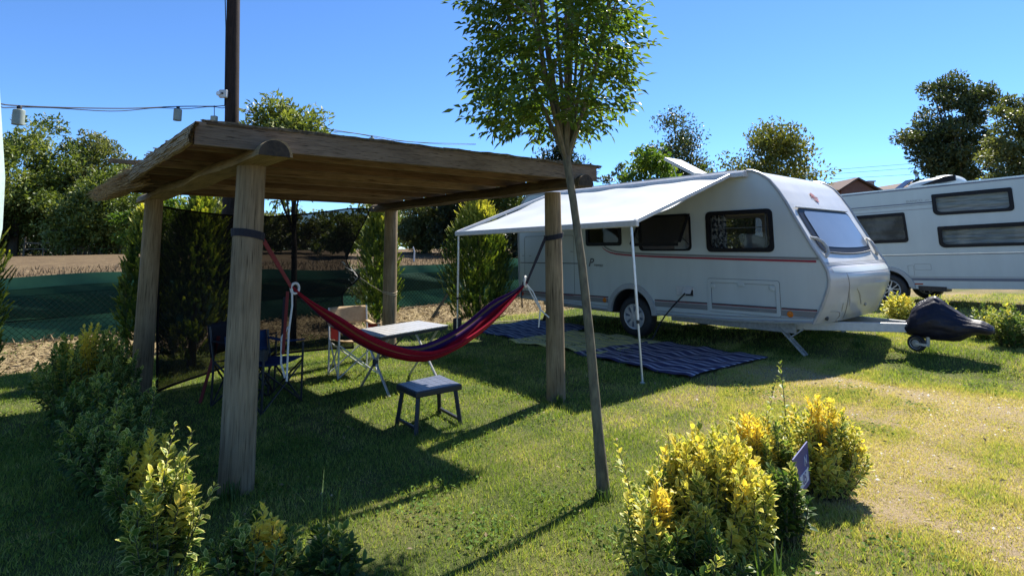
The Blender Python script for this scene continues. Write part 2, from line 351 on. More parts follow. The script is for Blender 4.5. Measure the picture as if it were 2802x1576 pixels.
m_bank = groundmat('leaf_bank_soil', None, [(0.25, (0.12, 0.09, 0.05)), (0.5, (0.24, 0.19, 0.105)), (0.75, (0.36, 0.29, 0.16))], 30)
def axis_pts(lo, hi, c, fine, n):
    # fine spacing near c, growing outwards
    out = [c]; s = fine; x = c
    while x < hi: x += s; s *= 1.06; out.append(min(x, hi))
    s = fine; x = c
    while x > lo: x -= s; s *= 1.06; out.insert(0, max(x, lo))
    return np.array(out)
A = axis_pts(-500, 500, 4.0, .16, 0)
tag(sheet('lawn', A, np.unique(np.r_[axis_pts(-500, -2.05, -6.5, .16, 0), -2.05]), m_lawn, 0, {'dry': dryness}), kind='structure')
tag(sheet('leaf_bank', A, np.linspace(-2.05, 0, 14), m_bank, 0), kind='structure')
tag(sheet('dry_field', A, np.r_[np.linspace(0, 40, 30), np.linspace(45, 600, 12)], m_field, 0), kind='structure')

# grass blades
def blades(n, sampler, hmin, hmax, w):
    x, y = sampler(n); d = dryness(x, y)
    keep = RNG.random(len(x)) > .22*sm(.75, 1.0, d)
    for (cx, cy, ang, lx, ly) in NOGRASS:
        c, s = math.cos(ang), math.sin(ang); u = (x-cx)*c+(y-cy)*s; v = -(x-cx)*s+(y-cy)*c
        keep &= ~((np.abs(u) < lx/2) & (np.abs(v) < ly/2))
    x, y, d = x[keep], y[keep], d[keep]; n = len(x)
    h = (hmin+(hmax-hmin)*RNG.random(n))*(1-.45*sm(.5, 1, d))*(1+.5*wob(x*2.3, y*2.1))
    az = RNG.random(n)*2*np.pi; ln = RNG.normal(0, .42, (n, 2))*h[:, None]
    z = hz(x, y); p = np.stack([x, y, z-.004], -1); s = np.stack([np.cos(az), np.sin(az), 0*az], -1)*w*(.6+.8*RNG.random(n))[:, None]
    tip = p + np.stack([ln[:, 0], ln[:, 1], h], -1)
    rnd = np.clip(d*.8 + RNG.normal(.03, .19, n), 0, 1)
    return np.stack([p-s/2, p+s/2, tip], 1).reshape(-1, 3), np.repeat(rnd, 3)
def band(y0, y1, spread=1.0):
    def f(n):
        y = np.sqrt(y0*y0+(y1*y1-y0*y0)*RNG.random(n)); x = (RNG.random(n)*2-1)*(.98*y*spread+.3)
        k = (dfence(x, y) < -1.95); return x[k], y[k]
    return f
PHI = -0.858
CO = np.array([0.129, 11.374]); CG = np.array([math.cos(PHI), math.sin(PHI)]); CN = np.array([CG[1], -CG[0]])
def cw(s, t, z=0):     # caravan frame -> world: s along the wall towards the front, t inwards
    p = CO + CG*s - CN*t; return Vector((p[0], p[1], z))
# rug rectangles (centre s, centre outward offset, length along s, depth, turn)
RUGS = [(0.95, 0.62, 1.5, 1.85, 0.02), (2.55, 0.95, 1.75, 1.55, 0.05), (4.12, 1.02, 1.75, 1.75, -0.03)]
NOGRASS = [(*cw(s, -o)[:2], PHI+tw, L+.02, dp+.02) for s, o, L, dp, tw in RUGS]
parts = [blades(150000, band(2.0, 4.6), .018, .040, .0050), blades(170000, band(4.6, 8.5), .020, .045, .0075), blades(70000, band(8.5, 15, .9), .03, .06, .012)]
def right_band(n):
    y = np.sqrt(4+(81-4)*RNG.random(n)); x = .35*y+(.62*y)*RNG.random(n); k = dryness(x, y) > .5; return x[k], y[k]
parts.append(blades(230000, right_band, .016, .038, .0065))
gv = np.concatenate([p[0] for p in parts]); gr = np.concatenate([p[1] for p in parts])
me = np_mesh('grass', gv, np.arange(len(gv)), np.arange(0, len(gv), 3), {'rnd': gr}, MT['grass'])
tag(link('grass', me), 'short mown grass, green under the shelter and straw coloured at the right', 'grass', kind='stuff')

# ------------------------------------------------------------------ foliage
def unit(v): return v/np.maximum(np.linalg.norm(v, axis=-1, keepdims=True), 1e-9)
def leaves(name, P, D, Nn, L, W, rnd, m, parent, fold=.25, droop=.0, local=False):
    D = unit(D); S = unit(np.cross(Nn, D)); U = np.cross(D, S)
    L = np.broadcast_to(L, len(P))[:, None]; W = np.broadcast_to(W, len(P))[:, None]
    v0 = P; v2 = P+D*L - U*L*droop; up = U*W*fold
    v1 = P+D*L*.45+S*W*.5+up; v3 = P+D*L*.45-S*W*.5+up
    V = np.stack([v0, v1, v2, v3], 1).reshape(-1, 3); n = len(P); b = np.arange(n)[:, None]*4
    loops = (b+np.array([[0, 1, 2, 0, 2, 3]])).ravel()
    me = np_mesh(name, V, loops, np.arange(0, n*6, 3), {'rnd': np.repeat(np.clip(rnd, 0, 1), 4)}, m)
    return link(name, me, parent, local)
def rand_dirs(n): return unit(RNG.normal(size=(n, 3)))

def tree(name, label, base, blobs, n, L, leaf, trunk_r, cat='tree', group=None, trunk_h=None, spread=.30, limbs=10, clumps=60, bark='bark', shell=.55, gap=0.0, droop=.0, rndbias=0.0):
    base = Vector(base); r = empty(name, base); tag(r, label, cat, group)
    wts = np.array([b[3]*b[4]*b[5] for b in blobs])**.67; wts /= wts.sum()
    C = []; rad = []
    for k in range(clumps):
        b = blobs[RNG.choice(len(blobs), p=wts)]
        d = rand_dirs(1)[0]; rr = (shell+(1-shell)*RNG.random())
        C.append(np.array(b[:3])+d*np.array(b[3:6])*rr*.92); rad.append(spread*min(b[3:6])*(.6+.8*RNG.random()))
    C = np.array(C); rad = np.array(rad); k = RNG.choice(len(C), n, p=rad**1.6/(rad**1.6).sum())
    off = rand_dirs(n)*(RNG.random(n)**.45)[:, None]; off[:, 2] *= .72
    P = C[k]+off*rad[k][:, None]
    ctr = np.array([np.average([b[i] for b in blobs], weights=wts) for i in range(3)])
    D = unit(P-ctr)*.5+rand_dirs(n)*.9+np.array([0, 0, .15-droop]); Nn = unit(rand_dirs(n)*.8+np.array([0, 0, .9]))
    cl = RNG.random(len(C)); rnd = .25+.45*cl[k]+RNG.normal(0, .16, n)+rndbias
    crown = leaves('crown', P, D, Nn, L*(.6+.8*RNG.random(n)), L*.5*(.7+.6*RNG.random(n)), rnd, MT[leaf], r)
    mb = MB(); top = Vector(ctr); th = trunk_h if trunk_h else (top.z-base.z)
    q = base.lerp(top, .5)+Vector((.02*th*random.uniform(-1, 1), .02*th*random.uniform(-1, 1), 0))
    mb.tube([base-Vector((0, 0, .05)), base.lerp(q, .5), q, top], [trunk_r*1.15, trunk_r, trunk_r*.8, trunk_r*.35], 8)
    for i in range(limbs):
        c = Vector(C[RNG.integers(len(C))]); f = random.uniform(.3, .85); s0 = base.lerp(top, f)
        mid = s0.lerp(c, .5)+Vector((0, 0, .06*th))
        mb.tube([s0, mid, c], [trunk_r*.42, trunk_r*.26, trunk_r*.08], 5, False)
    mb.build('trunk', MT[bark], r, smooth=True)
    return r

def conifer(name, label, base, h, rad, n, L, seed, lit_gold_top=.3, group=None, lean=0):
    base = Vector(base); r = empty(name, base); tag(r, label, 'cypress tree', group)
    rg = np.random.default_rng(seed)
    # upright fan-like sprays on an egg shaped body
    n = int(n*1.9); nf = n//14; t = rg.random(nf)**.8; th = rg.random(nf)*2*np.pi
    prof = np.sin(np.pi*np.clip(.16+.84*t, 0, 1))**.62*(1-.25*t); prof = np.where(t > .9, prof*.8, prof)
    rr = rad*prof*(.45+.62*rg.random(nf)**.5)*(1+.13*np.sin(3*th+seed)+.10*np.sin(5*th+9*t))
    c = np.stack([rr*np.cos(th), rr*np.sin(th), h*(.05+.93*t)], -1); out = np.stack([np.cos(th), np.sin(th), 0*th], -1)
    axis = unit(out*(.55-.25*t)[:, None]+np.array([0, 0, .9])+rg.normal(0, .2, (nf, 3)))
    side = unit(np.cross(axis, out)); fl = L*(1.4+1.4*rg.random(nf))
    k = np.repeat(np.arange(nf), 14); j = np.tile(np.arange(14), nf)/13; sg = np.where(np.tile(np.arange(14) % 2, nf) == 0, 1, -1)
    P = np.array(base)+c[k]+axis[k]*(fl[k]*j)[:, None]
    D = axis[k]*.8+side[k]*(sg*.75)[:, None]*(1-j*.6)[:, None]+out[k]*.12
    rnd = .14+.32*rg.random(nf)[k]+.32*j+lit_gold_top*sm(.55, 1.0, t)[k]+rg.normal(0, .07, len(k))  # gold grows upward and outward, sunlight on tips and top put into the colour
    leaves('crown', P, D, out[k]+rg.normal(0, .3, (len(k), 3)), L*(.50+.42*(1-j)), L*.27, rnd, MT['cypress'], r, .15)
    MB().tube([base-Vector((0, 0, .03)), base+Vector((0, 0, h*.85))], [rad*.12, rad*.03], 7).build('trunk', MT['bark'], r, smooth=True)
    return r

LEAF_UV = np.array([(0, 0), (.34, .25), (.70, .25), (1, 0), (.70, -.25), (.34, -.25), (.16, 0), (.38, .115), (.66, .12), (.82, 0), (.66, -.12), (.38, -.115)])
LEAF_F = np.array([(6, 7, 8, 9), (6, 9, 10, 11), (0, 6, 7, 1)[::-1], (1, 7, 8, 2)[::-1], (2, 8, 9, 3)[::-1], (3, 9, 10, 4)[::-1], (4, 10, 11, 5)[::-1], (5, 11, 6, 0)[::-1]])
def variegated(name, P, D, Nn, L, rnd, m, parent, wide=1.0, fold=.35, curl=.25):
    D = unit(D); S = unit(np.cross(Nn, D)); U = np.cross(D, S); n = len(P); L = L[:, None, None]
    u = LEAF_UV[:, 0][None, :, None]; v = LEAF_UV[:, 1][None, :, None]*2*.5*wide
    V = P[:, None]+(D[:, None]*u+S[:, None]*v+U[:, None]*(fold*np.abs(v)-curl*u*u))*L
    b = np.arange(n)[:, None, None]*12; loops = (b+LEAF_F[None]).ravel()
    rim = np.tile(np.r_[np.ones(6), np.zeros(6)], n)
    me = np_mesh(name, V.reshape(-1, 3), loops, np.arange(0, n*32, 4), {'rnd': np.repeat(np.clip(rnd, 0, 1), 12), 'rim': rim}, m, True)
    return link(name, me, parent)

def euonymus(name, label, base, h, rx, ry, shoots, leafL, tone, seed, gold=None, extra=None, group=None, low=.12, lod=1, topgold=.3):
    leafL *= 1.12; tone += .06
    base = Vector(base); r = empty(name, base); tag(r, label, 'shrub', group); rg = np.random.default_rng(seed); rd = random.Random(seed)
    Ps, Ds, Ns, Ls, Rs = [], [], [], [], []; mb = MB()
    def shoot(p0, p1, tn, ll, st=.018):
        p0 = Vector(p0); p1 = Vector(p1); L = (p1-p0).length; k = max(4, int(L/(st*lod)))
        bow = Vector((rd.uniform(-1, 1), rd.uniform(-1, 1), 0))*.08*L; pts = [p0.lerp(p1, i/6)+bow*math.sin(math.pi*i/6) for i in range(7)]
        mb.tube(pts, [.0045-.003*i/6 for i in range(7)], 4, False)
        for i in range(k):
            f = low+(1-low)*(i+.5)/k; a = pts[min(5, int(f*6))].lerp(pts[min(5, int(f*6))+1], f*6-int(f*6)); ax = (pts[min(6, int(f*6)+1)]-pts[min(5, int(f*6))]).normalized()
            for sg in (0, math.pi):
                an = (i % 2)*math.pi/2+sg+rd.uniform(-.5, .5)+i*.3; o1 = ax.orthogonal().normalized(); o2 = ax.cross(o1)
                o = o1*math.cos(an)+o2*math.sin(an); el = .35+.9*f**3+rd.uniform(-.15, .25)
                d = (o*math.cos(el)+ax*math.sin(el))
                Ps.append(a+d*.006); Ds.append(d); Ns.append(ax*.9+Vector((0, 0, .25))-o*.2+Vector((rd.uniform(-.3, .3), rd.uniform(-.3, .3), 0)))
                Ls.append(ll*rd.uniform(.5, 1.3)*(1-.35*max(0, f-.8)/.2)); Rs.append(tn+topgold*(f-.75)*.8+rd.gauss(0, .10))
    for i in range(shoots):
        th = rg.random()*2*math.pi; q = math.sqrt(rg.random()); hh = h*math.sqrt(max(.12, 1-.72*q*q))*rg.uniform(.72, 1.05)
        p1 = base+Vector((rx*q*math.cos(th), ry*q*math.sin(th), hh)); p0 = base+Vector((rx*.45*q*math.cos(th), ry*.45*q*math.sin(th), .01))
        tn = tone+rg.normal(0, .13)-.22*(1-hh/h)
        if gold:
            for (gx, gy, gr2) in gold:
                if (p1.x-base.x-gx)**2+(p1.y-base.y-gy)**2 < gr2*gr2: tn = .93
        shoot(p0, p1, tn, leafL)
    for e in (extra or []): shoot(base+Vector(e[0]), base+Vector(e[1]), e[2], leafL*.85, .03)
    cv = lambda a: np.array([tuple(x) for x in a])
    variegated('foliage', cv(Ps), cv(Ds), cv(Ns), np.array(Ls), np.array(Rs), MT['euonymus'], r)
    mb.build('stem', MT['stem'], r); return r

# ------------------------------------------------------------------ pergola
MT['deck'] = woodmat('deck_wood', 0, (0.11, 0.075, 0.047), (0.05, 0.034, 0.022)); MT['endgrain'] = mat('end_grain', (0.05, 0.038, 0.026), (0.022, 0.017, 0.013), 30, .9, .4)
PO = np.array([-1.698, 3.618]); PA = np.array([math.cos(.738), math.sin(.738)]); PB = np.array([-PA[1], PA[0]])
def pg(a, b, z): p = PO+PA*a+PB*b; return Vector((p[0], p[1], z))
WID, DEP, HT = 2.84, 3.11, 1.985
ang_a = .738; ang_b = .738+math.pi/2
perg = empty('pergola', pg(WID/2, DEP/2, 0), (0, 0, ang_a))
tag(perg, 'rustic timber pergola with four round posts and a reed roof', 'pergola')
def round_post(p, r0, r1, h, seed):
    rd = random.Random(seed); mb = MB(); n = 20; rings = 14; prof = [1+rd.uniform(-.025, .025) for _ in range(n)]
    vs = []
    for i in range(rings+1):
        f = i/rings; rr = r0+(r1-r0)*f
        for k in range(n):
            th = 2*math.pi*k/n; q = rr*prof[k]*(1+.012*math.sin(5*f+k)); vs.append((p.x+q*math.cos(th), p.y+q*math.sin(th), -.05+(h+.05)*f))
    fs = [(i*n+k, i*n+(k+1) % n, (i+1)*n+(k+1) % n, (i+1)*n+k) for i in range(rings) for k in range(n)]+[tuple(rings*n+k for k in range(n))]
    mb.add(vs, fs); return mb
for i, (a, b, r0, r1) in enumerate(((0, 0, .104, .086), (WID, 0, .092, .080), (0, DEP, .095, .085), (WID, DEP, .098, .088))):
    round_post(pg(a, b, 0), r0, r1, HT, i).build('post', MT['post'], perg, smooth=True, angle=60)
def half_log(p, q, w, h, seed):
    rd = random.Random(seed); p = Vector(p); q = Vector(q); d = (q-p).normalized(); s = Vector((d.y, -d.x, 0)); n = 11; m = 16; vs = []
    for i in range(m+1):
        c = p.lerp(q, i/m)+s*.012*math.sin(i*.9+seed)+Vector((0, 0, .006*math.sin(i*1.3+seed))); k = 1+.05*math.sin(i*1.1+seed*2)
        for j in range(n):
            th = math.pi*j/(n-1); vs.append(c+s*math.cos(th)*w/2*k+Vector((0, 0, math.sin(th)*h*k)))
    fs = [(i*n+j, i*n+j+1, (i+1)*n+j+1, (i+1)*n+j) for i in range(m) for j in range(n-1)]+[(i*n+n-1, i*n, (i+1)*n, (i+1)*n+n-1) for i in range(m)]+[tuple(range(n)), tuple(m*n+j for j in range(n-1, -1, -1))]
    mb = MB(); mb.add(vs, fs); return mb
# beams run front to back; local grain axis is y
MT['beamy'] = woodmat('beam_wood_long', 1, (0.40, 0.31, 0.18), (0.20, 0.15, 0.085))
for q0, q1, w_, h_, sd0, mm in ((pg(-.03, -.50, HT), pg(.02, 3.72, HT), .185, .098, 1, 'beamy'), (pg(WID-.20, -.60, HT), pg(WID-.02, 3.55, HT-.01), .19, .105, 5, 'board2')):
    MT.setdefault('board2', woodmat('beam_wood_dark', 1, (0.17, 0.125, 0.075), (0.075, 0.055, 0.034)))
    bo = half_log(q0, q1, w_, h_, sd0).build('beam', MT[mm], perg, smooth=True)
    dd = (q1-q0).normalized(); ss = Vector((dd.y, -dd.x, 0)); MB().prism([q0-dd*.001+ss*math.cos(math.pi*k/12)*w_*.485+Vector((0, 0, .004+math.sin(math.pi*k/12)*h_*.95)) for k in range(13)], -dd*.004).build('beam_end', MT['endgrain'], bo)
ZR = HT+.078
mb = MB(); mb.bar(pg(-.42, -.345, ZR+.035), pg(2.84, -.545, ZR+.05), .034, .135); mb.build('fascia_board', MT['fascia'], perg, bevel=.004)
MT['board_b'] = woodmat('board_wood_pale', 0, (0.36, 0.27, 0.18), (0.175, 0.128, 0.085)); MT['board_c'] = woodmat('board_wood_dark', 0, (0.20, 0.13, 0.08), (0.10, 0.065, 0.04))
for i, b in enumerate((.02, .50, .98, 1.46, 1.95, 2.45, 2.95, 3.3)):
    MB().bar(pg(-.38, b+.03, ZR+.045), pg(2.90, b-.03, ZR+.045), .042, .086).build('rafter', MT[('board', 'board_b', 'board_c')[(i*2) % 3]], perg, bevel=.005)
# boarded deck carrying the reed mats
for i in range(11):
    b0 = -.36+i*.345; MB().bar(pg(-.36, b0+.165, ZR+.096+.0015*(i%2)), pg(2.90, b0+.105, ZR+.096+.0015*(i%2)), .362, .014).build('roof_board', MT['deck'], perg)
def reeds(name, fn, n, L, r, m, par):
    mb = MB()
    for i in range(n):
        p, q = fn(i); mid = p.lerp(q, .5)+Vector((random.uniform(-1, 1), random.uniform(-1, 1), random.uniform(-.6, .6)))*.012
        rr = r*random.uniform(.6, 1.4); mb.tube([p, mid, q], [rr, rr, rr*.4], 4, False)
    return mb.build(name, m, par, fix=False)
u = random.uniform
def roof_reed(i):
    b = u(-.36, 3.42); a = u(-.42, 2.2); L = u(.5, 1.1); z = ZR+.104+u(0, .012); b -= .06*(a+.42)/3
    return pg(a, b, z), pg(min(2.94, a+L), b+u(-.03, .03), z+u(-.004, .004))
rt = reeds('reed_thatch', roof_reed, 2600, 1, .0050, MT['reed'], perg); rt['kind'] = 'stuff'
def front_edge(i):
    a = u(-.42, 2.88); z = ZR+.100+.014*(a+.42)/3.25+u(0, .014); b = -.35-.20*(a+.42)/3.25-u(-.01, .022); return pg(a, b, z), pg(min(2.9, a+u(.08, .4)), b-.005+u(-.012, .006), z+u(-.006, .006))
reeds('reed_front_edge', front_edge, 520, 1, .0045, MT['bark'], perg)['kind'] = 'stuff'
def right_end(i):
    b = u(-.56, -.42); z = ZR-.02+u(0, .14); return pg(2.80, b, z), pg(2.86+u(0, .06), b+u(-.02, .02), z+u(-.008, .008))
reeds('reed_end', right_end, 46, 1, .006, MT['bark'], perg)
def flap_front(i):      # mat folded down over the left side, stalks running with the edge
    b = u(-.40, 1.45) if random.random() > .12 else u(-.40, -.36); h = u(0, 1); L = u(.3, .7); b2 = min(1.86, b+L); t = u(-.010, .010)
    f = lambda bb, hh: pg(-.415-.03*math.sin(hh*2.2)+.04*(bb+.37)/2.2+t, bb, ZR+.090-.120*hh)
    return f(b, h), f(b2, min(1.06, h+.08*(b2-b)))
reeds('reed_flap', flap_front, 1300, 1, .0046, MT['reed'], perg)['kind'] = 'stuff'
def flap_back(i):       # second mat, drooping outwards behind the first one
    b = u(1.80, 3.3); h = u(0, 1); a0 = -.31+.05*h; z0 = ZR+.098-.145*h; L = u(.10, .25)
    return pg(a0+u(-.06, .03), b, z0), pg(a0-L, b+u(.05, .30), z0-.09-.30*max(0, L-.12)+.06*h+u(-.012, .012))
reeds('reed_flap', flap_back, 1300, 1, .0046, MT['reed'], perg)['kind'] = 'stuff'
MB().bar(pg(-.52, 2.12, ZR+.165), pg(-.18, 1.95, ZR+.15), .05, .035).build('loose_batten', MT['board'], perg)

# ------------------------------------------------------------------ hammock
hm = empty('hammock', (-.75, 4.65, 0)); tag(hm, 'red and purple striped hammock slung between the two front pergola posts', 'hammock')
m, nt, b_, o_ = newmat('hammock_cloth')
w_ = N(nt, 'ShaderNodeAttribute', attribute_name='across').outputs['Fac']
stripes = ramp(nt, w_, [(0, (.05, .018, .10)), (.07, (.07, .02, .12)), (.10, (.40, .24, .08)), (.14, (.06, .02, .11)), (.20, (.05, .018, .10)), (.25, (.32, .012, .03)), (.38, (.28, .012, .03)), (.44, (.10, .03, .10)), (.50, (.20, .16, .20)), (.53, (.09, .02, .10)), (.58, (.22, .010, .025)), (.70, (.34, .012, .03)), (.84, (.30, .012, .028)), (.865, (.38, .17, .07)), (.89, (.30, .012, .03)), (1, (.40, .015, .04))])
for e in nt.nodes:
    if e.bl_idname == 'ShaderNodeValToRGB': e.color_ramp.interpolation = 'LINEAR'
nz = noise(nt, 60, 4); stripes = mixc(nt, .35, stripes, ramp(nt, nz, [(.3, (.5, .5, .5)), (.7, (1.2, 1.2, 1.2))]), 'MULTIPLY')
nt.links.new(stripes, b_.inputs['Base Color']); b_.inputs['Roughness'].default_value = .9; b_.inputs['Specular IOR Level'].default_value = .1
tr = N(nt, 'ShaderNodeBsdfTranslucent'); nt.links.new(stripes, tr.inputs[0]); mx = N(nt, 'ShaderNodeMixShader', Fac=.35)
nt.links.new(b_.outputs[0], mx.inputs[1]); nt.links.new(tr.outputs[0], mx.inputs[2]); nt.links.new(mx.outputs[0], o_.inputs['Surface']); bump(nt, b_, nz, .3, .004)
HL = Vector((-1.53, 3.95, 1.18)); HR = Vector((.126, 5.35, 1.11))
hd = Vector((HR.x-HL.x, HR.y-HL.y, 0)).normalized(); hs = Vector((hd.y, -hd.x, 0))   # hs: towards the camera
nu, nv = 56, 40; V = []; ac = []
for i in range(nu):
    t = i/(nu-1); c = HL.lerp(HR, t); s = abs(2*t-1); drop = (HL.z*(1-t)+HR.z*t-.555)*(1-s**1.75)
    c = Vector((c.x, c.y, c.z-drop)); g = 1-s; op = .018+.17*sm(0, .42, g)*(.70+.30*sm(.2, .9, t)); hgt = .018+.066*float(sm(0, .35, g))
    for j in range(nv):
        w = j/(nv-1); th = (w-.5)*2; fold = .010*math.sin(w*19+t*7)*min(1, g*4)+.006*math.sin(w*41-t*11)*min(1, g*5)
        y = op*math.sin(th*1.45)/math.sin(1.45)*.5*1.1; z = hgt*(abs(th)**1.8)*(1.0 if th < 0 else 1.0+.45*sm(.25, .6, t))
        p = c+hs*(-y+fold)+Vector((0, 0, z+fold*.6)); V.append(p); ac.append(w)
q = [(i*nv+j, i*nv+j+1, (i+1)*nv+j+1, (i+1)*nv+j) for i in range(nu-1) for j in range(nv-1)]
me = np_mesh('hammock_bed', [tuple(p) for p in V], np.array(q).ravel(), np.arange(0, len(q)*4, 4), {'across': 1-np.array(ac)}, m, True); solidify(link('bed', me, hm), .004)
def strap(pc, r, z, ring, m1, m2, nm='strap', dz=0):
    mb = MB(); d = Vector((ring.x-pc.x, ring.y-pc.y, 0)).normalized(); a0 = math.atan2(d.y, d.x)
    for k, off in enumerate((0, .022)):
        pts = [Vector((pc.x+(r+.004+.003*k)*math.cos(a0+f*math.pi/9), pc.y+(r+.004+.003*k)*math.sin(a0+f*math.pi/9), z+off-.02*math.cos(f*math.pi/9))) for f in range(19)]
        for p, q_ in zip(pts[:-1], pts[1:]): mb.bar(p, q_, .004, .026)
    root = mb.build(nm, m1, hm)
    p = Vector((pc.x, pc.y, z))+d*(r+.01); m2b = MB(); m2b.bar(p, p.lerp(ring, .55), .006, .030, (0, 0, 1)); m2b.bar(p.lerp(ring, .55), ring, .006, .024, (0, 0, 1)); m2b.build('strap_tail', m2, root)
    return root
FLp, FRp = pg(0, 0, 0), pg(WID, 0, 0)
strap(FLp, .092, 1.53, HL, MT['navystrap'], MT['redstrap']); strap(FRp, .087, 1.545, HR, MT['navystrap'], MT['navystrap'])
def cords(name, pts_list, r, m): 
    mb = MB()
    for pts in pts_list: mb.tube(pts, r, 6)
    return mb.build(name, m, hm, smooth=True)
X, Yy, Z = Vector((1, 0, 0)), Vector((0, 1, 0)), Vector((0, 0, 1))
ring = [HL+hd*(.02+.028*math.cos(a))+Z*(.036*math.sin(a)) for a in [k*math.pi/6 for k in range(13)]]
cords('rope_ring', [ring], .009, MT['whiterope'])
cords('rope_ring', [[HR+hd*(-.01+.03*math.cos(a))+Z*(.02+.05*math.sin(a))-hs*.02*math.cos(a) for a in [k*math.pi/6 for k in range(13)]]], .010, MT['whiterope'])
cords('white_rope', [[HL+Z*.0, HL+Vector((.005, 0, -.12)), HL+Vector((-.012, 0, -.30)), HL+Vector((-.012, .0, -.62))], [HL+Vector((-.02, .01, -.26)), HL+Vector((-.062, .01, -.33)), HL+Vector((-.060, .01, -.50)), HL+Vector((-.028, .01, -.60))]], .007, MT['whiterope'])
cords('white_rope', [[HR, HR+Vector((.06, 0, -.07)), HR+Vector((.13, 0, -.22)), HR+Vector((.11, 0, -.40))], [HR, HR+Vector((.05, 0, -.10)), HR+Vector((.13, .0, -.24)), HR+Vector((.21, .0, -.31))]], .007, MT['whiterope'])
mb = MB(); mb.bar(HL+Vector((-.03, 0, -.02)), HL+Vector((-.045, 0, -.44)), .02, .004, (0, 1, 0)); mb.build('red_tail', MT['redstrap'], hm)
mb = MB(); mb.bar(HL+Vector((-.055, .015, -.06)), HL+Vector((-.062, .015, -.40)), .02, .004, (0, 1, 0)); mb.build('dark_tail', MT['navystrap'], hm)
MB().tube([HR+Vector((-.03, 0, .02)), HR+Vector((-.045, 0, -.08)), HR+Vector((-.04, 0, -.22))], .006, 6).build('dark_tail', MT['navystrap'], hm)

# ------------------------------------------------------------------ black shade screen hung behind the shelter
sc = empty('shade_screen', pg(.9, 3.2, 0)); tag(sc, 'see-through black mesh screen hung from the back of the pergola', 'screen')
SL, SR = pg(.10, 3.30, 1.93), pg(2.62, 3.28, 2.00)
def scr(s, t):      # s 0..1 left to right, t 0..1 bottom to top
    top = SL.lerp(SR, s)+Z*(-.13*math.sin(math.pi*min(1, s*1.15))*(1-.3*s)); bl, br = pg(.12, 2.98, .03), pg(2.46, 3.45, .13)
    bot = bl.lerp(br, s)+Z*(.09*math.sin(math.pi*s))+Vector((PB[0], PB[1], 0))*.10*math.sin(math.pi*s)
    e = sm(.72, 1, s)*(math.sin(math.pi*t)**1.3)
    p = bot.lerp(top, t); p += Vector((-PA[0], -PA[1], 0))*(.30*e-.26*sm(.8, 1, s)*math.exp(-((t-.50)/.07)**2))
    p += Vector((PB[0], PB[1], 0))*(.05*math.sin(5*s+2*t)+.02*math.sin(17*s+1)*(.4+.6*t)+.015*math.sin(23*s+3*t)); return p
MB().grid(46, 26, scr).build('mesh_cloth', MT['screen'], sc, smooth=True)
hem = MB(); ns = 46
hem.tube([scr(i/ns, 1) for i in range(ns+1)], .011, 5); hem.tube([scr(i/ns, 0) for i in range(ns+1)], .014, 5); hem.tube([scr(1, i/26) for i in range(27)], .009, 5); hem.tube([scr(0, i/26) for i in range(27)], .012, 5)
hem.build('hem', MT['hem'], sc, smooth=True)
tie = scr(1, .50); bp = pg(WID, DEP, 1.02)
wrap = [bp+Vector((.099*math.cos(a), .099*math.sin(a), .012*math.sin(2*a)-.16)) for a in [k*math.pi/8 for k in range(17)]]
mb = MB(); mb.tube([tie, tie.lerp(wrap[8], .5)-Z*.01, wrap[8]]+wrap[9:]+wrap[1:]+[p-Z*.002*i for i, p in enumerate(wrap[1:])], .005, 5); mb.build('tie_cord', MT['jute'], sc)
MB().tube([scr(1, 1), pg(WID-.1, 3.4, 2.03)], .004, 5).build('tie_cord', MT['jute'], sc); MB().tube([scr(0, 1), pg(.0, 3.3, 2.02)], .004, 5).build('tie_cord', MT['jute'], sc)
mb = MB()
for i in range(26):
    p = scr(.985, .46+.006*i); mb.tube([p, p+Vector((u(-.10, -.02), u(-.06, -.02), u(.0, .10)))], .003, 4)
mb.build('frayed_edge', MT['whiterope'], sc)

